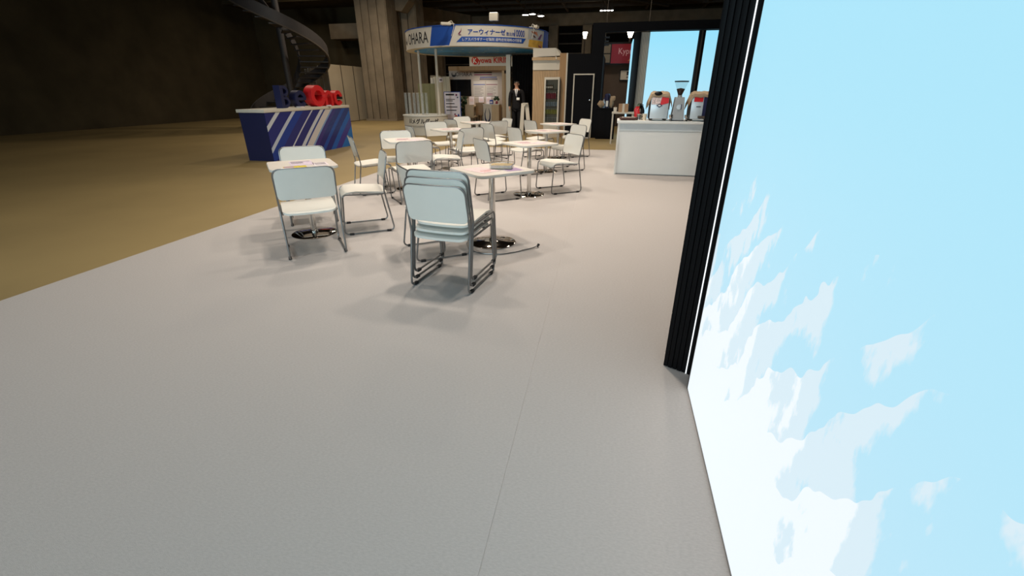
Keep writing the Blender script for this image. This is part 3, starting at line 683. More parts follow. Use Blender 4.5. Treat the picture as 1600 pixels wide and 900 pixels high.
# ================================================================== BLUE STRIPED COUNTER WITH LETTERS
def stripes_mat():
    m = bpy.data.materials.new('stripe_print'); m.use_nodes = True; nt = m.node_tree; N = nt.nodes.new; L = nt.links.new
    b = nt.nodes['Principled BSDF']; b.inputs['Roughness'].default_value = .45
    tc = N('ShaderNodeTexCoord'); sp = N('ShaderNodeSeparateXYZ'); L(tc.outputs['Object'], sp.inputs[0])
    # sweeping bands: distance along y, bent with height
    z2 = N('ShaderNodeMath'); z2.operation = 'MULTIPLY_ADD'; z2.inputs[1].default_value = -1.1; L(sp.outputs[2], z2.inputs[0]); L(sp.outputs[1], z2.inputs[2])
    zq = N('ShaderNodeMath'); zq.operation = 'POWER'; zq.inputs[1].default_value = 2.0; L(sp.outputs[2], zq.inputs[0])
    z3 = N('ShaderNodeMath'); z3.operation = 'MULTIPLY_ADD'; z3.inputs[1].default_value = -.12; L(zq.outputs[0], z3.inputs[0]); L(z2.outputs[0], z3.inputs[2])
    mr = N('ShaderNodeMapRange'); mr.inputs[1].default_value = -4.4; mr.inputs[2].default_value = 0; L(z3.outputs[0], mr.inputs[0])
    cr = N('ShaderNodeValToRGB'); cr.color_ramp.interpolation = 'CONSTANT'; L(mr.outputs[0], cr.inputs[0]); E = cr.color_ramp.elements
    seq = [(0, (30, 36, 110)), (.08, (210, 214, 222)), (.11, (34, 40, 120)), (.20, (196, 204, 220)), (.23, (28, 60, 150)), (.29, (40, 44, 118)), (.36, (206, 208, 216)), (.375, (40, 44, 118)), (.44, (206, 208, 216)), (.47, (30, 58, 140)), (.487, (214, 206, 204)), (.545, (130, 160, 206)),
           (.56, (62, 44, 122)), (.60, (36, 34, 110)), (.655, (30, 74, 160)), (.69, (34, 36, 112)), (.75, (30, 92, 178)), (.80, (66, 52, 140)), (.86, (34, 112, 190)), (.93, (30, 106, 186))]
    E[0].position = 0; E[0].color = srgb(*seq[0][1]); E[1].position = seq[1][0]; E[1].color = srgb(*seq[1][1])
    for p, c in seq[2:]: e = E.new(p); e.color = srgb(*c)
    # halftone dots
    vo = N('ShaderNodeTexVoronoi'); vo.inputs['Scale'].default_value = 34; vo.inputs['Randomness'].default_value = 0; L(tc.outputs['Object'], vo.inputs[0])
    lt = N('ShaderNodeMath'); lt.operation = 'LESS_THAN'; lt.inputs[1].default_value = .27; L(vo.outputs['Distance'], lt.inputs[0])
    gm = N('ShaderNodeMapRange'); gm.inputs[1].default_value = .50; gm.inputs[2].default_value = .62; L(mr.outputs[0], gm.inputs[0])
    hz = N('ShaderNodeMapRange'); hz.inputs[1].default_value = .30; hz.inputs[2].default_value = .5; L(sp.outputs[2], hz.inputs[0])
    mu = N('ShaderNodeMath'); mu.operation = 'MULTIPLY'; L(lt.outputs[0], mu.inputs[0]); L(gm.outputs[0], mu.inputs[1])
    mv = N('ShaderNodeMath'); mv.operation = 'MULTIPLY'; L(mu.outputs[0], mv.inputs[0]); L(hz.outputs[0], mv.inputs[1])
    mw = N('ShaderNodeMath'); mw.operation = 'MULTIPLY'; mw.inputs[1].default_value = .45; L(mv.outputs[0], mw.inputs[0])
    mx = N('ShaderNodeMix'); mx.data_type = 'RGBA'; L(mw.outputs[0], mx.inputs[0]); L(cr.outputs[0], mx.inputs[6]); mx.inputs[7].default_value = srgb(120, 170, 220)
    L(mx.outputs[2], b.inputs['Base Color']); return m
bc = thing('striped_counter', 'reception counter wrapped in blue, purple and white stripes', 'counter', (-7.05, 11.64, -.012))
MB().b2(-.62, -.008, -3.2, -.008, 0, .97).build('carcass', NAVY, bc)
MB().b2(-.008, 0, -3.2, 0, 0, .965).build('printed_front', stripes_mat(), bc)
MB().b2(-.62, -.008, -.008, 0, 0, .965).build('printed_end', BLUE, bc)
MB().b2(-.66, .012, -3.22, .012, .967, 1.03, .004).build('worktop', OFFW, bc)
def ring_letter(name, label, m, w_, h_, th, open_a, bar, yc, z0=1.018, thick=.16, bar_m=None):
    """upright block letter facing +X: an oval band, opened over an angle range"""
    o = thing(name, label, 'letter', (-7.3, yc, z0), 0, 'block letters on the striped counter')
    a0, a1 = open_a; n = 40; vs = []; fs = []
    for i in range(n + 1):
        a = R(a0 + (a1 - a0) * i / n)
        for q, xx in ((1, 0), (1, thick), (0, thick), (0, 0)):
            ry = w_ / 2 - (0 if q else th); rz = h_ / 2 - (0 if q else th * .9)
            vs.append((xx, ry * math.cos(a), h_ / 2 + rz * math.sin(a)))
    for i in range(n):
        for k in range(4): fs.append((4 * i + k, 4 * i + (k + 1) % 4, 4 * i + 4 + (k + 1) % 4, 4 * i + 4 + k))
    fs += [(0, 1, 2, 3), (4 * n + 3, 4 * n + 2, 4 * n + 1, 4 * n)]
    MB().add(vs, fs).build('letter_band', m, o)
    if bar: MB().b2(.004, thick - .004, -w_ / 2 + th * .5, w_ / 2 - .005, h_ / 2 - th * .32, h_ / 2 + th * .32).build('crossbar', bar_m or m, o)
    MB().b2(thick * .3, thick * .7, -.05, .05, -.0, .012).build('foot_plate', BLACKM, o)
    return o
o = thing('block_letter', 'navy block letter B at the near end of the striped counter', 'letter', (-7.3, 9.32, 1.018), 0, 'block letters on the striped counter')
MB().b2(0, .16, -.17, -.07, 0, .46).build('stem', NAVY, o)
for z0, rr in ((0, .125), (.225, .118)):
    vs = []; fs = []; n = 14
    for i in range(n + 1):
        a = R(-90 + 180 * i / n)
        for q, xx in ((1, 0), (1, .16), (0, .16), (0, 0)):
            r_ = rr - (0 if q else .06); vs.append((xx, -.075 + (r_ + .06) * math.cos(a), z0 + rr + r_ * math.sin(a)))
    for i in range(n):
        for k in range(4): fs.append((4 * i + k, 4 * i + (k + 1) % 4, 4 * i + 4 + (k + 1) % 4, 4 * i + 4 + k))
    MB().add(vs, fs).build('bowl', NAVY, o)
ring_letter('block_letter', 'navy block letter e next to the big red O', NAVY, .40, .36, .095, (0, 325), True, 9.82)
ring_letter('block_letter', 'big red block letter O on the striped counter', RED, .56, .475, .125, (0, 360), False, 10.42, 1.018, .22)
o = thing('block_letter', 'red block letter n after the big O', 'letter', (-7.3, 10.94, 1.018), 0, 'block letters on the striped counter')
for y0 in (-.17, .08): MB().b2(0, .16, y0, y0 + .09, 0, .2).build('stem', RED, o)
vs = []; fs = []; n = 18
for i in range(n + 1):
    a = R(180 * i / n)
    for q, xx in ((1, 0), (1, .16), (0, .16), (0, 0)):
        ry = .17 - (0 if q else .09); rz = .165 - (0 if q else .09); vs.append((xx, ry * math.cos(a), .195 + rz * math.sin(a)))
for i in range(n):
    for k in range(4): fs.append((4 * i + k, 4 * i + (k + 1) % 4, 4 * i + 4 + (k + 1) % 4, 4 * i + 4 + k))
MB().add(vs, fs).build('arch', RED, o)
ring_letter('block_letter', 'red block letter e with a dark crossbar at the counter end', RED, .38, .36, .1, (14, 325), True, 11.36, 1.018, .16, BLACKM)
for i, (y, xx) in enumerate(((9.7, -7.2), (10.05, -7.5), (10.75, -7.15))):
    o = thing('brochure_pile', ['low pile of white brochures near the navy e', 'pile of white brochures behind the red O', 'pile of brochures below the red n'][i], 'brochures', (xx + .09, y, 1.018), .3 * i, 'brochure piles on the striped counter')
    for k in range(3): MB().box((0, 0, .004 + k * .008), (.11, .15, .0075), .06 * k).build('brochure', PAPER if k % 2 == 0 else OFFW, o)

# ================================================================== SPIRAL STAIR
ss = thing('spiral_stair', 'dark steel spiral stair curling down in front of the concrete wall', 'staircase', (-12.75, 17.0, -.012))
STAIR = mat('stair_steel', srgb(60, 56, 56), .6, .2, 0, 10, .1, 3)
def helix(r, z0, z1, hgt, th, n=72, a_of=lambda z: (z - 2.84) / 4.4 * 2 * math.pi):
    vs = []; fs = []
    for i in range(n + 1):
        z = z0 + (z1 - z0) * i / n; a = a_of(z)
        for rr, dz in ((r, 0), (r, hgt), (r - th, hgt), (r - th, 0)): vs.append((rr * math.cos(a), -rr * math.sin(a), z + dz))
    for i in range(n):
        for k in range(4): fs.append((4 * i + k, 4 * i + (k + 1) % 4, 4 * i + 4 + (k + 1) % 4, 4 * i + 4 + k))
    fs += [(0, 1, 2, 3), (4 * n + 3, 4 * n + 2, 4 * n + 1, 4 * n)]
    return MB().add(vs, fs)
helix(1.62, .0, 5.6, .42, .05).build('outer_stringer', STAIR, ss)
helix(.55, .0, 5.6, .36, .05).build('inner_stringer', STAIR, ss)
MB().lathe([(.12, 0), (.12, 6.2)], (0, 0, 0), 20).build('centre_post', STAIR, ss)
for i in range(30):
    z = .18 + i * .185; a = (z - 2.84) / 4.4 * 2 * math.pi; dd = .17
    vs = [(r_ * math.cos(q), -r_ * math.sin(q), zz) for zz in (z, z + .04) for (r_, q) in ((.5, a - dd), (1.58, a - dd), (1.58, a + dd), (.5, a + dd))]
    MB().add(vs, [(3, 2, 1, 0), (4, 5, 6, 7), (0, 1, 5, 4), (1, 2, 6, 5), (2, 3, 7, 6), (3, 0, 4, 7)]).build('tread', STAIR, ss)
helix(1.64, .55, 6.0, .05, .05).build('handrail', STEEL_D, ss)

# ================================================================== RING CANOPY
RC = (-4.86, 16.72); RR = 2.2; ZB, ZT = 2.373, 2.843; SR = 1.1
rg = thing('ring_canopy', 'large round canopy with white and blue lettered band on slim white poles', 'canopy', (RC[0], RC[1], 0)); rg.scale = (SR, SR, SR)
RO = 16.0  # the lettering faces the entrance, a little off the stand's own axis
def band(name, a0b, a0t, a1b, a1t, m, n=20): return arc_panel(RR, R(a0b + RO), R(a0t + RO), R(a1b + RO), R(a1t + RO), ZB, ZT, .04, n).build(name, m, rg)
band('fascia_panel', -100, -100, -37, -34, BANNERW)
band('fascia_panel', -37, -34, -20.5, -15, BLUE, 12)
band('fascia_panel', -20.5, -15, 60, 63, BANNERW, 36)
band('fascia_panel', 60, 63, 110, 112, BLUE, 14)
band('fascia_panel', 110, 112, 260, 260, BANNERW, 40)
arc_panel(RR + .012, R(-100), R(-100), R(260), R(260), ZT - .004, ZT + .018, .07, 96).build('top_trim', BLUE, rg)
arc_panel(RR + .015, R(-180), R(-180), R(180), R(180), ZB - .022, ZB, .24, 96).build('lower_rim', BANNERW, rg)
sf = MB().lathe([(0, ZB - .012), (RR - .22, ZB - .012), (RR - .22, ZB + .02), (0, ZB + .02)], (0, 0, 0), 64).build('soffit', SOFFIT, rg)
for i, (x, y, r_) in enumerate(((-1.35, -.5, .17), (-1.05, -1.0, .24), (-.75, .3, .2), (-.3, -1.15, .2), (-.1, .2, .26), (.1, -.7, .12), (.5, -.2, .24), (.75, -.95, .17), (.95, .3, .2), (1.3, -.6, .13), (-.55, -.4, .13), (.25, .9, .2), (-.8, 1.0, .18))):
    vs = []; fs = []; n = 24
    for k in range(n):
        a = 2 * math.pi * k / n
        vs += [(x + r_ * math.cos(a), y + r_ * math.sin(a), ZB - .016), (x + r_ * .82 * math.cos(a), y + r_ * .82 * math.sin(a), ZB - .016)]
    for k in range(n): e = (k + 1) % n; fs.append((2 * k, 2 * e, 2 * e + 1, 2 * k + 1))
    MB().add(vs, fs).build('bubble_print', BUBBLE, sf)
# lettering wrapped on the band
TR = RR + .006
text_bent('lettering', 'OHARA', .40, INKB, rg, TR, R(-36), ZB + .09, .0, 'CENTER', .78)
mb = MB()
for s in (-1, 1):
    P = [(0, .0), (.06 * s, .03), (.10 * s, .12), (.085 * s, .24), (.06 * s, .13), (.03 * s, .09), (0, .1)]
    Q = [(TR * math.sin(R(-57) + x / TR), -TR * math.cos(R(-57) + x / TR), ZB + .1 + z) for x, z in P]
    mb.add(Q, [tuple(range(len(Q)))])
mb.build('antler_mark', INKB, rg)
text_bent('lettering', 'アーウィナーゼ', .150, INKBLUE, rg, TR, R(9.5), ZB + .255, .026, 'LEFT', 1.0)
text_bent('lettering', '筋注用', .085, INKBLUE, rg, TR, R(37), ZB + .25, .016, 'LEFT', 1.0)
text_bent('lettering', '10000', .23, INKBLUE, rg, TR, R(43.5), ZB + .235, .022, 'LEFT', .66)
arc_panel(RR + .005, R(1), R(5), R(51), R(54), ZB + .075, ZB + .20, .004, 30).build('ribbon_panel', BLUE, rg)
text_bent('lettering', 'L-アスパラギナーゼ製剤 過敏症発現時の代替薬', .083, INKW, rg, RR + .009, R(27.7), ZB + .105, .004, 'CENTER', .98)
mb = MB()
for P in ([(0, .02), (.03, .06), (.075, .10), (.10, .17), (.095, .09), (.06, .045), (.03, .01)], [(0, 0), (.04, -.004), (.1, -.002), (.06, .02)]):
    Q = [(TR * math.sin(R(3) + (x - .02) / TR), -TR * math.cos(R(3) + (x - .02) / TR), ZB + .24 + z) for x, z in P]
    mb.add(Q, [tuple(range(len(Q)))])
mb.build('red_swoosh_mark', INKP, rg)
arc_panel(RR + .004, R(56.5), R(57.5), R(75.5), R(76.5), ZB + .0, ZB + .19, .003, 10).build('picture_amber', mat('picture_amber', srgb(204, 158, 60), .6, 0, 0, 10, .3, 6), rg)
arc_panel(RR + .004, R(56.5), R(56.5), R(76.5), R(78.5), ZB + .19, ZB + .44, .003, 10).build('picture_pale', mat('picture_pale', srgb(178, 178, 180), .6, 0, 0, 10, .12, 5), rg)
arc_panel(RR + .007, R(69.5), R(59.5), R(74), R(66.5), ZB + .01, ZB + .40, .003, 8).build('picture_swirl', mat('picture_swirl', srgb(176, 112, 84), .6, 0, 0, 10, .5, 9), rg)
arc_panel(RR + .009, R(71.5), R(61.5), R(74), R(63.5), ZB + .01, ZB + .30, .003, 8).build('picture_dark_swirl', mat('picture_dark', srgb(90, 36, 34), .6), rg)
arc_panel(RR + .009, R(67.5), R(72.5), R(71.5), R(74.5), ZB + .22, ZB + .36, .003, 8).build('picture_hook', mat('picture_hook', srgb(110, 70, 110), .6), rg)
for (x, y, z0) in ((-6.585, 15.55, .62), (-5.78, 15.06, .62)):
    px, py, pz = (x - RC[0]) / SR, (y - RC[1]) / SR, z0 / SR
    MB().lathe([(.037, pz), (.037, ZB - .02)], (px, py, 0), 14).build('pole', OFFW, rg); MB().lathe([(.07, pz), (.07, pz + .012)], (px, py, 0), 16).build('pole_foot', OFFW, rg)
def arm_lamp(a, label):
    a = R(a); o = thing('arm_lamp', label, 'lamp', (RC[0] + SR * RR * math.sin(a), RC[1] - SR * RR * math.cos(a), SR * (ZT + .018)), a, 'arm lamps clipped on the canopy')
    MB().box((0, .02, .015), (.07, .12, .03), 0, .005).build('clamp', OFFW, o)
    MB().tube(fillet([(0, 0, .03), (-.02, -.05, .09), (-.1, -.26, .0)], .04), .013, 8).build('arm', OFFW, o)
    MB().box((-.11, -.28, -.01), (.30, .12, .07), .5, .015).build('lamp_head', OFFW, o); MB().box((-.11, -.275, -.048), (.24, .08, .006), .5).build('diffuser', OFFW, o)
    MB().tube([(.02, -.03, .03), (.05, -.055, -.06), (.0, -.05, -.2), (-.04, -.055, -.3)], .008, 6).build('cable', OFFW, o)
arm_lamp(-1, 'white arm lamp clipped to the canopy left of the blue lettering')
arm_lamp(60, 'white arm lamp clipped to the canopy beside the amber picture')
fl = thing('flood_lamp', 'white boxy flood lamp standing above the canopy lettering', 'lamp', (RC[0] + 2.3 * math.sin(R(29)), RC[1] - 2.36 * math.cos(R(29)), SR * (ZT + .018)))
MB().box((0, 0, .2), (.26, .14, .2), 0, .012).build('housing', OFFW, fl); MB().box((0, 0, .306), (.22, .11, .012)).build('lamp_glass', emit('flood_glass', (1, .9, .72, 1), 2.2), fl)
MB().tube([(0, 0, .1), (0, 0, .012)], .015, 8).build('stem', STEEL_D, fl); MB().box((0, 0, .006), (.12, .1, .012)).build('clamp', STEEL_D, fl)

# round lettered counter under the canopy
mc = thing('round_counter', 'low round off-white counter with black lettering under the canopy', 'counter', (-6.4, 15.35, -.012))
MB().lathe([(.72, 0), (.72, .30)], (0, 0, 0), 56).build('base_drum', OFFW, mc)
MB().lathe([(.75, .31), (.75, .60)], (0, 0, 0), 56).build('lettered_drum', OFFW, mc); MB().lathe([(.715, .30), (.715, .31)], (0, 0, 0), 56).build('shadow_gap', INKG, mc)
MB().lathe([(.77, .60), (.77, .632), (0, .632)], (0, 0, 0), 56).build('top', WHITE, mc)
text_bent('lettering', 'メグルダーゼ', .165, INKB, mc, .755, R(-15), .385, .03, 'LEFT', .95)
for k in range(2): MB().add([(.755 * math.sin(a), -.755 * math.cos(a), z) for a, z in ((R(-24 + 4.5 * k), .39), (R(-21.6 + 4.5 * k), .39), (R(-21 + 4.5 * k), .53), (R(-22.5 + 4.5 * k), .53))], [(0, 1, 2, 3)]).build('twin_mark', INKB, mc)
MB().tube([(.725 * math.sin(R(30)), -.725 * math.cos(R(30)), .16), (.725 * math.sin(R(33)), -.725 * math.cos(R(33)), .19), (.725 * math.sin(R(36)), -.725 * math.cos(R(36)), .16)], .006, 6).build('small_mark', INKB, mc)
for i in range(6):
    o = thing('acrylic_tube', ['first', 'second', 'third', 'fourth', 'fifth', 'sixth'][i] + ' clear upright acrylic tube from the concrete column on the round counter', 'tube', (-6.98 + .15 * i, 15.12 - .03 * (i % 2), .62), 0, 'acrylic tubes on the round counter')
    MB().lathe([(.05, .012), (.05, .68), (.044, .68), (.044, .012)], (0, 0, 0), 18).build('tube_wall', ACRYLIC, o); MB().lathe([(.065, 0), (.065, .012), (0, .012)], (0, 0, 0), 18).build('foot', OFFW, o)
    MB().tube([(.048 * math.cos(k * .4488), .048 * math.sin(k * .4488), .68) for k in range(14)], .004, 6, True).build('rim', OFFW, o)

# poster stand
ps = thing('poster_stand', 'white notice board with blue edge standing by the canopy pole', 'sign', (-5.74, 16.3, -.012))
MB().b2(-.31, .31, 0, .03, .42, 1.345).build('frame', INKBLUE, ps); MB().b2(-.29, .29, -.006, 0, .44, 1.325).build('sheet', PAPER, ps)
for s in (-1, 1): MB().tube([(s * .2, .02, .45), (s * .24, .0, .0)], .012, 8).build('leg', STEEL_D, ps)
MB().tube([(0, .03, 1.0), (0, .35, .0)], .012, 8).build('rear_leg', STEEL_D, ps)
MB().b2(-.24, .08, -.009, -.006, 1.225, 1.275).build('heading_print', INKB, ps)
for k, (wd, z) in enumerate(((.34, 1.08), (.26, 1.03), (.32, .94), (.42, .83), (.38, .72))): MB().b2(-.24, -.24 + wd, -.009, -.006, z, z + .03).build('text_print', INKG if k in (0, 1) else INKB, ps)
for (x, z, r_, m) in ((.16, 1.24, .035, INKP), (.2, 1.16, .025, NAVY), (.08, .6, .03, INKP), (.12, .5, .07, INKR), (.22, .5, .05, INKBLUE)):
    MB().lathe([(r_, 0), (r_, .003), (0, .003)], (0, 0, 0), 14).build('dot_print', m, ps, (x, -.006, z), (math.pi / 2, 0, 0))
MB().prism([(-.05, 0), (.05, 0), (.02, .16), (-.02, .16)], 0, .003, Matrix.Translation((.21, -.006, .45)) @ Matrix.Rotation(math.pi / 2, 4, 'X')).build('tower_print', INKBLUE, ps)

# storage partitions behind the round counter
o = thing('green_partition', 'olive green ribbed partition behind the round counter', 'partition', (-7.58, 18.5, -.012))
for k in range(3): MB().b2(-.38 + k * .255, -.38 + k * .255 + .248, 0, .05, 0, 1.64).build('panel', GREENP, o)
MB().b2(-.385, .385, .05, .08, 0, 1.63).build('frame', STEEL_D, o)
o = thing('leaflet_rack', 'small white leaflet rack behind the top of the green partition', 'rack', (-7.36, 18.9, -.012))
for k in range(3): MB().b2(-.2 + k * .13, -.09 + k * .13, 0, .05, 1.5, 1.86 + .03 * (k % 2)).build('pocket', OFFW, o)
MB().b2(-.22, .2, .05, .08, 0, 1.95).build('back_plate', PANELG, o); MB().b2(-.3, .3, -.1, .3, 0, .03).build('foot', STEEL_D, o)
o = thing('white_partition', 'cream partition of narrow panels between green partition and black screen', 'partition', (-6.72, 18.0, -.012))
for k in range(4): MB().b2(-.31 + k * .157, -.31 + k * .157 + .15, 0, .04, 0, 1.88).build('panel', mat('panel_cream', srgb(206, 194, 170), .7), o)
MB().b2(-.31, .31, .04, .07, 0, 1.86).build('frame', PANELG, o); MB().b2(-.13, .03, -.006, 0, 1.68, 1.84).build('notice_sheet', PAPER, o); MB().b2(-.1, 0, -.009, -.006, 1.73, 1.79).build('arrow_print', INKG, o)

# ================================================================== WOODEN STAND WITH TELEVISION
wb2 = thing('wooden_stand', 'exhibition stand with wooden fascia, grey back wall and posters', 'exhibition stand', (-5.2, 18.5, -.012))
WALLG = mat('stand_wall', srgb(182, 170, 160), .7, 0, 0, 10, .03, 2)
MB().b2(-1.4, 1.1, 0, .06, 0, 2.14).build('back_wall', WALLG, wb2)
MB().b2(-1.02, 1.28, -1.1, -.96, 2.06, 2.20).build('fascia', WOODD, wb2); MB().b2(-1.0, 1.12, -.96, .06, 2.14, 2.19).build('roof', WOODD, wb2)
MB().b2(1.0, 1.1, -1.0, 0, 0, 2.06).build('side_wall', WOOD, wb2); MB().b2(1.1, 1.3, -1.02, -.98, 0, 2.06).build('end_panel', WOODD, wb2)
MB().b2(1.1, 1.22, -1.02, -.9, 1.95, 2.06).build('bracket', WOODD, wb2)
text('lettering', 'OHARA', .21, INKB, wb2, (-.78, -.004, 1.90), sx=.95)
for s in (-1, 1): MB().prism([(0, 0), (.07 * s, .02), (.1 * s, .11), (.07 * s, .17), (.06 * s, .09), (.03 * s, .07), (0, .09)], 0, .004, Matrix.Translation((-1.2, 0, 1.87)) @ Matrix.Rotation(math.pi / 2, 4, 'X')).build('antler_mark', INKB, wb2)
for (x0, x1, z0, z1, m) in ((-.36, .36, 2.0, 2.04, INKB), (-.36, .36, 1.93, 1.965, INKP), (-.12, .56, 1.84, 1.87, INKBLUE), (-.14, .58, 1.775, 1.81, NAVY), (-.4, .08, 1.585, 1.61, INKBLUE), (.12, .58, 1.585, 1.61, INKP)): MB().b2(x0, x1, -.006, 0, z0, z1).build('heading_print', m, wb2)
for (x0, x1, z0, z1) in ((-.4, .08, 1.1, 1.72), (.11, .59, 1.1, 1.72)):
    q = MB().b2(x0, x1, -.004, 0, z0, z1).build('poster', mat('poster_sheet', srgb(204, 196, 190), .6), wb2)
    for k in range(7):
        ln = (.9, .7, .85, .6, .9, .75, .8)[k]; MB().b2(x0 + .03, x0 + .03 + (x1 - x0 - .06) * ln, -.007, -.004, z1 - .22 - k * .055, z1 - .205 - k * .055).build('text_print', INKG, q)
MB().b2(.16, .38, -.008, -.004, 1.2, 1.28).build('box_print', MAUVE, wb2)
tv = thing('television', 'black flat television on the wooden stand wall', 'television', (-6.13, 18.42, 1.17)); MB().b2(-.45, .45, 0, .05, 0, .6, .006).build('casing', BLACKM, tv); MB().b2(-.435, .435, -.004, 0, .015, .585).build('screen', SCREEN, tv); MB().b2(-.12, .12, .05, .079, .2, .4).build('wall_bracket', STEEL_D, tv)
dk = thing('logo_desk', 'small pale desk with dark antler logo, half wood', 'desk', (-4.54, 17.15, -.012))
MB().b2(-.3, .02, 0, .4, 0, .9).build('white_half', mat('desk_white', srgb(206, 190, 172), .6), dk); MB().b2(.02, .30, .0, .4, 0, .9).build('wood_half', WOOD, dk); MB().b2(-.31, .31, -.01, .41, .9, .925).build('desk_top', OFFW, dk)
for s in (-1, 1): MB().tube([(-.14 + s * .03, -.006, .3), (-.14 + s * .09, -.006, .42), (-.14 + s * .10, -.006, .58), (-.14 + s * .05, -.006, .78)], [.03, .024, .018, .004], 8).build('antler_logo', NAVY, dk)
MB().lathe([(.045, 0), (.04, .1), (.05, .1)], (0, 0, 0), 14).build('flower_pot', mat('pot_red', srgb(150, 40, 50), .5), tag(thing('potted_plant', 'small leafy plant in a red pot on the logo desk', 'plant', (-4.36, 17.3, .913))))
pp = bpy.data.objects['potted_plant']
for k in range(9): blob(MB(), (.06 * math.cos(k * 1.1), .05 * math.sin(k * 1.1), .16 + .03 * (k % 3)), (.05, .045, .045), k, .3, 8).build('leaf_clump', LEAF, pp)
o = thing('blue_carton', 'small blue carton beside the red flower pot', 'carton', (-4.56, 17.3, .913)); MB().b2(-.06, .06, -.04, .04, 0, .14).build('carton_body', INKBLUE, o); MB().b2(-.045, .045, -.043, -.04, .03, .09).build('carton_label', PAPER, o)
def bar_chair(x, y, z, label, m):
    o = thing('wooden_chair', label, 'chair', (x, y, -.012), 0, 'tan chairs at the wooden stand')
    MB().box((0, 0, z + .2), (.34, .05, .42), 0, .015).build('backrest', m, o); MB().box((0, .2, z - .02), (.36, .4, .06), 0, .015).build('seat', m, o)
    for sx in (-1, 1):
        for sy in (.03, .37): MB().b2(sx * .15 - .015, sx * .15 + .015, sy - .015, sy + .015, 0, z - .04).build('leg', STEEL_D, o)
bar_chair(-5.30, 16.9, .50, 'tan square-backed chair nearer the notice board', mat('tan_seat', srgb(188, 160, 126), .6)); bar_chair(-5.06, 17.5, .56, 'tan chair between the square-backed chair and logo desk', mat('tan_seat2', srgb(164, 130, 96), .6))
o = thing('leafy_plant', 'dark leafy plant in the shade beside the notice board', 'plant', (-5.78, 17.5, -.012)); MB().lathe([(.12, 0), (.15, .3), (.13, .3)], (0, 0, 0), 16).build('planter', OFFW, o)
for k in range(18): blob(MB(), (.14 * math.cos(k * 2.4), .1 * math.sin(k * 2.4), .45 + .042 * k), (.1, .08, .07), k, .35, 8).build('leaf_clump', LEAF, o)
MB().tube([(0, 0, .28), (.01, 0, 1.15)], .015, 6).build('stem', BEAN, o)
for i, (x, z) in enumerate(((-5.62, .95), (-5.22, .95), (-4.92, .95))):
    o = thing('brochure_display', ['brochure display under the television corner', 'pink and white brochure display behind the tan chairs', 'brochure display beside the blue carton'][i], 'brochures', (x, 18.25, .83), 0, 'brochure displays on the shelf')
    MB().box((0, 0, .17), (.2, .02, .3), 0).build('holder', PAPER, o); MB().box((0, -.016, .2), (.14, .006, .1)).build('cover_print', PAPERP, o); MB().box((0, .03, .008), (.2, .12, .016)).build('foot', OFFW, o)
sf2 = thing('wall_shelf', 'pale shelf along the grey back wall of the wooden stand', 'shelf', (-5.3, 18.25, .78)); MB().b2(-1.1, 1.0, -.14, .24, 0, .05).build('board', WOOD, sf2); 
for x in (-.9, 0, .8): MB().b2(x - .02, x + .02, .0, .2, -.79, 0).build('support', WOOD, sf2)

# sign of the stand behind, post and black curtain
o = thing('company_sign', 'white fascia sign with red lettering above the wooden stand', 'sign', (-5.2, 20.0, -.012))
MB().b2(-1.0, 1.9, 0, .12, 2.30, 2.78).build('fascia_board', BANNERW, o); MB().b2(-.95, -.85, .02, .1, 0, 2.3).build('post', OFFW, o); MB().b2(1.75, 1.85, .02, .1, 0, 2.3).build('post', OFFW, o)
text('lettering', 'yowa KIRIN', .29, INKR, o, (-.62, -.005, 2.44), bold=.02, align='LEFT', sx=.93)
MB().lathe([(.15, 0), (.15, .004), (0, .004)], (0, 0, 0), 24).build('round_emblem', INKR, o, (-.75, -.002, 2.53), (math.pi / 2, 0, 0)); text('emblem_letter', 'K', .26, INKW, o, (-.75, -.008, 2.44), bold=.02)
po = thing('white_post', 'square white post beside the black curtain', 'post', (-3.88, 17.2, -.012)); MB().b2(-.08, .08, -.08, .08, 0, 2.54, .006).build('shaft', OFFW, po); MB().b2(-.11, .11, -.11, .11, 0, .02).build('foot_plate', OFFW, po)
ct = thing('black_curtain', 'full-height black curtain behind the standing person', 'curtain', (-3.35, 17.6, -.012))
vs = []; fs = []; n = 60
for i in range(n + 1):
    x = -.45 + 1.1 * i / n; y = .035 * math.sin(i * 1.15); vs += [(x, y, 0.0), (x, y * .7, 2.56)]
for i in range(n): fs.append((2 * i, 2 * i + 2, 2 * i + 3, 2 * i + 1))
c = MB().add(vs, fs).build('drape', BLACKC, ct); md = c.modifiers.new('thick', 'SOLIDIFY'); md.thickness = .008
MB().tube([(-.5, 0, 2.57), (.7, 0, 2.57)], .02, 8).build('rail', STEEL_D, ct)
for x in (-.48, .68): MB().tube([(x, .06, 0), (x, .06, 2.57)], .018, 8).build('upright', STEEL_D, ct)

# ================================================================== DRINKS KIOSK
kk = thing('wooden_kiosk', 'pale slatted wooden kiosk with white canopy box', 'kiosk', (-2.2, 15.2, -.012))
MB().b2(-.45, .40, .06, .9, 0, 2.24).build('carcass', WOOD, kk)
sl = MB()
for k in range(24): sl.b2(-.45 + k * .0275, -.45 + k * .0275 + .022, .03, .06, .06, 1.96)
for k in range(7): sl.b2(.21 + k * .0275, .21 + k * .0275 + .022, .03, .06, 1.74, 1.96)
tag(sl.build('slat_cladding', WOOD, kk), 'narrow upright wooden slats', None, None, 'stuff')
MB().b2(-.45, .40, .01, .06, 1.97, 2.20).build('frieze', OFFW, kk); MB().b2(-.47, .41, -.05, .06, 2.24, 2.32).build('cornice', WOOD, kk); MB().b2(-.45, .40, 0, .9, 2.2, 2.25).build('soffit_board', OFFW, kk)
MB().prism([(-.45, 2.32), (.42, 2.36), (.26, 2.57), (-.45, 2.57)], -.9, 0, Matrix.Translation((0, 0, 0)) @ Matrix.Rotation(math.pi / 2, 4, 'X')).build('canopy_box', OFFW, kk)
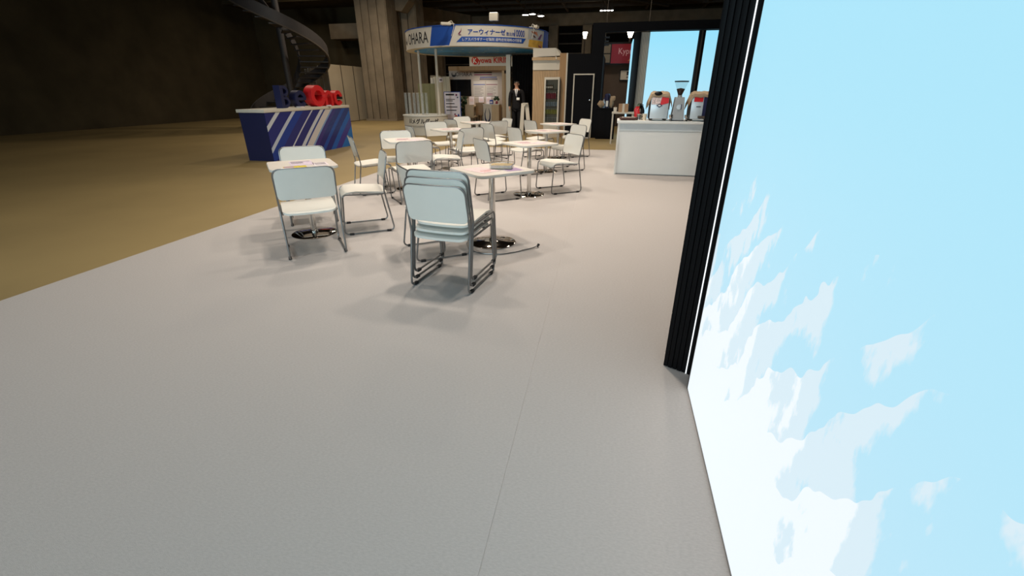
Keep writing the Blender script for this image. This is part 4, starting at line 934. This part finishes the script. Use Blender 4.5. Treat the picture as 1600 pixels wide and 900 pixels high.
MB().b2(-.28, .26, -.012, .0, 2.35, 2.56).build('canopy_front', BANNERW, kk)
MB().b2(.40, .60, -.10, .3, 0, 2.42).build('wood_fin', WOODD, kk); MB().b2(.60, .645, -.12, .02, 0, 2.42).build('fin_edge', OFFW, kk)
MB().tube([(.27, -.03, 2.33), (.29, -.08, 2.25)], .018, 8).build('spot_lamp', OFFW, kk)
fr = thing('drinks_fridge', 'glass-fronted drinks fridge with white frame set in the kiosk', 'fridge', (-2.0, 14.98, -.012))
MB().b2(-.24, .24, .2, .23, 0, 1.76).build('back_panel', mat('fridge_back', srgb(150, 136, 110), .6), fr)
for (x0, x1, z0, z1) in ((-.24, -.20, 0, 1.76), (.20, .24, 0, 1.76)): MB().b2(x0, x1, .0, .2, z0, z1).build('side_panel', OFFW, fr)
MB().b2(-.20, .20, 0, .2, 1.70, 1.76).build('top_panel', OFFW, fr); MB().b2(-.20, .20, 0, .2, 0, .42).build('base_cabinet', OFFW, fr)
for (x0, x1, z0, z1) in ((-.23, -.19, .42, 1.74), (.19, .23, .42, 1.74), (-.19, .19, 1.69, 1.74), (-.19, .19, .42, .46)): MB().b2(x0, x1, -.03, -.002, z0, z1).build('door_frame', OFFW, fr)
MB().b2(-.19, .19, -.02, -.012, .46, 1.69).build('door_glass', GLASS, fr); MB().b2(.24, .262, -.02, .2, .2, 1.7).build('side_trim', STEEL_D, fr)
SHELVES = (.47, .70, .93, 1.15, 1.42)
for z in SHELVES: MB().b2(-.195, .195, .01, .2, z - .012, z).build('shelf', STEEL_D, fr)
KIND = [(mat('can_grey', srgb(120, 118, 110), .4), 'grey can', .13, 7), (mat('bottle_green', srgb(140, 138, 60), .4), 'yellow-green bottle', .16, 7), (mat('can_silver', srgb(130, 140, 146), .35, .4), 'silver can', .13, 7), (mat('bottle_wine', srgb(122, 34, 52), .4), 'wine-red bottle', .19, 6), (mat('bottle_dark', srgb(86, 72, 54), .4), 'dark small bottle', .15, 4)]
ROWN = ('bottom', 'second', 'middle', 'fourth', 'top')
for (z, (m, nm, hh, n), rn) in zip(SHELVES, KIND, ROWN):
    pr = None
    for k in range(n):
        x = -2.0 - .17 + k * .055; lab = '%s on the %s shelf of the drinks fridge' % (nm, rn)
        if pr is None:
            pr = thing('drink_' + ('can' if 'can' in nm else 'bottle'), lab, 'can' if 'can' in nm else 'bottle', (x, 15.05, z - .012), 0, nm + 's in the fridge')
            MB().lathe([(.024, 0), (.024, hh * .72), (.012 if 'bottle' in nm else .022, hh * .82), (.012 if 'bottle' in nm else .022, hh * .9)], (0, 0, 0), 12).build('container', m, pr)
            MB().lathe([(.014 if 'bottle' in nm else .021, hh * .9), (.014 if 'bottle' in nm else .021, hh)], (0, 0, 0), 12).build('cap', OFFW if 'bottle' in nm else ALU, pr)
            MB().lathe([(.0245, hh * .25), (.0245, hh * .55)], (0, 0, 0), 12).build('label', OFFW if 'dark' in nm else m, pr)
        else: c = copy_tree(pr); c.location.x = x
es = thing('easel_board', 'white folding easel board beside the kiosk', 'easel', (-2.95, 15.55, -.012))
MB().prism([(-.19, 0), (-.05, 0), (-.02, .9), (.06, 1.0), (-.12, 1.0)], 0, .03, Matrix.Rotation(math.pi / 2, 4, 'X')).build('front_leg', OFFW, es)
MB().prism([(.1, 0), (.24, 0), (.16, .55), (.10, 1.0), (-.02, 1.0), (.03, .55)], 0, .03, Matrix.Translation((0, .06, 0)) @ Matrix.Rotation(math.pi / 2, 4, 'X')).build('rear_leg', OFFW, es); MB().b2(-.08, .1, -.04, .065, .98, 1.01).build('hinge', OFFW, es)

# ================================================================== STANDING PERSON
def skin_mesh(name, V, E, root, m, parent, sub=2):
    me = bpy.data.meshes.new(name); me.from_pydata([v[0] for v in V], E, [])
    o = bpy.data.objects.new(name, me); COL.objects.link(o)
    s = o.modifiers.new('skin', 'SKIN'); s.use_smooth_shade = True
    for i, v in enumerate(V):
        r = v[1]; me.skin_vertices[0].data[i].radius = r if isinstance(r, tuple) else (r, r); me.skin_vertices[0].data[i].use_root = (i == root)
    d = o.modifiers.new('sub', 'SUBSURF'); d.levels = sub; d.render_levels = sub
    dg = bpy.context.evaluated_depsgraph_get(); nm = bpy.data.meshes.new_from_object(o.evaluated_get(dg)); nm.name = name
    bpy.data.objects.remove(o); nm.materials.clear(); nm.materials.append(m)
    nm.polygons.foreach_set('use_smooth', [True] * len(nm.polygons))
    return link(name, nm, parent)
pn = thing('person', 'person in black suit, white shirt and name badge standing before the black curtain', 'person', (-3.30, 15.85, -.012), R(6))
V = [((0, 0, .92), (.10, .07)), ((0, 0, 1.12), (.12, .085)), ((0, 0, 1.32), (.15, .09)), ((0, .0, 1.43), (.06, .06)), ((0, -.005, 1.50), (.05, .055)), ((0, -.015, 1.57), (.072, .09)), ((0, -.005, 1.64), (.07, .085))]
E_ = [(0, 1), (1, 2), (2, 3), (3, 4), (4, 5), (5, 6)]
for s in (-1, 1):
    b = len(V)
    V += [((s * .18, 0, 1.37), .052), ((s * .225, .02, 1.12), .042), ((s * .235, -.03, .90), .028), ((s * .235, -.045, .845), (.036, .022)), ((s * .09, 0, .84), .07), ((s * .10, -.01, .49), .05), ((s * .10, .02, .10), .04), ((s * .115, -.10, .045), .036)]
    E_ += [(2, b), (b, b + 1), (b + 1, b + 2), (b + 2, b + 3), (0, b + 4), (b + 4, b + 5), (b + 5, b + 6), (b + 6, b + 7)]
    for k, (dy, ln) in enumerate(((-.03, .075), (-.01, .085), (.01, .08), (.028, .065))):
        c = len(V); V += [((s * .235, -.045 + dy, .815), .0095), ((s * .232, -.05 + dy, .815 - ln * .55), .009), ((s * .222, -.052 + dy, .815 - ln), .008)]; E_ += [(b + 3, c), (c, c + 1), (c + 1, c + 2)]
    c = len(V); V += [((s * .222, -.085, .85), .010), ((s * .212, -.095, .815), .009)]; E_ += [(b + 3, c), (c, c + 1)]
body = skin_mesh('body', V, E_, 0, SKIN, pn)
# face
fc = MB(); blob(fc, (0, -.105, 1.578), (.013, .02, .022), 1, .02, 10); blob(fc, (-.076, .0, 1.575), (.012, .02, .032), 2, .02, 8); blob(fc, (.076, .0, 1.575), (.012, .02, .032), 3, .02, 8); fc.build('nose_and_ears', SKIN, body)
for s in (-1, 1): blob(MB(), (s * .03, -.094, 1.603), (.013, .008, .007), 4, 0, 8).build('eye', INKB, body); MB().box((s * .03, -.098, 1.622), (.032, .006, .006)).build('eyebrow', HAIR, body)
MB().box((0, -.1, 1.533), (.042, .01, .008), 0, .002).build('mouth', mat('lips', srgb(150, 90, 80), .6), body)
hr = MB()
for s in (-1, 1): blob(hr, (s * .062, .025, 1.62), (.022, .06, .05), 6, .08, 10)
blob(hr, (0, .066, 1.61), (.06, .03, .06), 7, .06, 12); hr.build('hair', HAIR, pn)
gl = MB()
for s in (-1, 1): gl.tube([(s * .032 + .024 * math.cos(k * .5236), -.106, 1.602 + .017 * math.sin(k * .5236)) for k in range(12)], .0028, 6, True); gl.tube([(s * .056, -.104, 1.606), (s * .078, .0, 1.60)], .0025, 6)
gl.tube([(-.008, -.107, 1.605), (.008, -.107, 1.605)], .0025, 6); gl.build('glasses', BLACKM, pn)
JV = [((0, 0, .76), (.165, .118)), ((0, 0, .86), (.168, .12)), ((0, 0, 1.05), (.150, .11)), ((0, 0, 1.25), (.175, .115)), ((0, .005, 1.37), (.13, .09)), ((0, .012, 1.425), (.075, .065))]
JE = [(0, 1), (1, 2), (2, 3), (3, 4), (4, 5)]
for s in (-1, 1):
    b = len(JV); JV += [((s * .185, .002, 1.36), .074), ((s * .23, .02, 1.12), .060), ((s * .238, -.025, .92), .048), ((s * .238, -.03, .885), .045)]; JE += [(4, b), (b, b + 1), (b + 1, b + 2), (b + 2, b + 3)]
skin_mesh('suit_jacket', JV, JE, 0, SUIT, pn)
TV = [((0, 0, .88), (.15, .10))]; TE = []
for s in (-1, 1):
    b = len(TV); TV += [((s * .088, 0, .78), .098), ((s * .10, -.008, .48), .078), ((s * .10, .015, .10), .064), ((s * .10, .015, .055), .062)]; TE += [(0, b), (b, b + 1), (b + 1, b + 2), (b + 2, b + 3)]
skin_mesh('trousers', TV, TE, 0, SUIT, pn)
for s in (-1, 1): MB().box((s * .108, -.055, .035), (.095, .27, .07), R(-6 * s), .025).build('shoe', BLACKM, pn)
def front(poly, y, th): return MB().prism(poly, 0, th, Matrix.Translation((0, y, 0)) @ Matrix.Rotation(math.pi / 2, 4, 'X'))
front([(-.058, 1.43), (.058, 1.43), (.05, 1.36), (0, 1.19), (-.05, 1.36)], -.075, .05).build('shirt', SHIRT, pn)
front([(-.016, 1.42), (.016, 1.42), (.024, 1.25), (0, 1.20), (-.024, 1.25)], -.123, .008).build('tie', TIE, pn)
for s in (-1, 1): front([(s * .06, 1.43), (s * .10, 1.33), (s * .07, 1.27), (0, 1.16), (s * .03, 1.30)], -.112, .018).build('lapel', SUIT, pn)
MB().box((.06, -.132, 1.13), (.10, .008, .075), 0, .002).build('name_badge', INKW, pn)
MB().tube([(-.04, -.1, 1.41), (.0, -.13, 1.28), (.055, -.132, 1.165)], .004, 6).build('lanyard', NAVY, pn)

# ================================================================== LAMPS OF THE HALL
for i, (x, z) in enumerate(((-5.73, 5.44), (-5.31, 5.47), (-4.80, 5.36))):
    o = thing('high_bay_lamp', ['first', 'second', 'third'][i] + ' bright high-bay lamp of the trio above the canopy lettering', 'lamp', (x, 30, z), 0, 'trio of high-bay lamps')
    MB().lathe([(.20, .02), (.17, .14), (.06, .24), (.05, .3)], (0, 0, 0), 18).build('shade', STEEL_D, o); MB().lathe([(.18, .01), (.18, .03), (0, .03)], (0, 0, 0), 18).build('lamp_disc', LAMPW, o); MB().tube([(0, 0, .3), (0, 0, 6.5 - z)], .02, 6).build('hanger', STEEL_D, o)
for i in range(4):
    x = -1.31 + i * .2
    o = thing('downlight', ['first', 'second', 'third', 'fourth'][i] + ' white downlight of the close row of four under the beams', 'lamp', (x, 30, 5.52), 0, 'row of four downlights')
    MB().b2(-.08, .08, -.1, .1, .03, .2).build('housing', STEEL_D, o); MB().b2(-.065, .065, -.08, .08, .01, .03).build('lamp_lens', LAMPW, o); MB().tube([(0, 0, .2), (0, 0, .98)], .02, 6).build('hanger', STEEL_D, o)
for (x, y, z, h_, lab) in ((-13.38, 32.9, 6.0, .45, 'tall torch lamp glowing beside the concrete column'), (-12.0, 32.9, 5.5, .36, 'torch lamp glowing just above the canopy edge'), (-2.37, 33, 4.45, .36, 'torch lamp glowing between the far piers'), (.35, 24, 3.62, .27, 'torch lamp glowing above the burgundy sign')):
    o = thing('torch_lamp', lab, 'lamp', (x, y, -.012), 0, 'torch lamps along the hall')
    MB().tube([(0, 0, 0), (0, 0, z)], .035, 8).build('pole', STEEL_D, o); MB().lathe([(.07, z), (.16, z + h_), (.14, z + h_), (.05, z + .02)], (0, 0, 0), 16).build('glass_shade', LAMP, o); MB().lathe([(.22, 0), (.2, .04), (0, .05)], (0, 0, 0), 16).build('foot', STEEL_D, o)
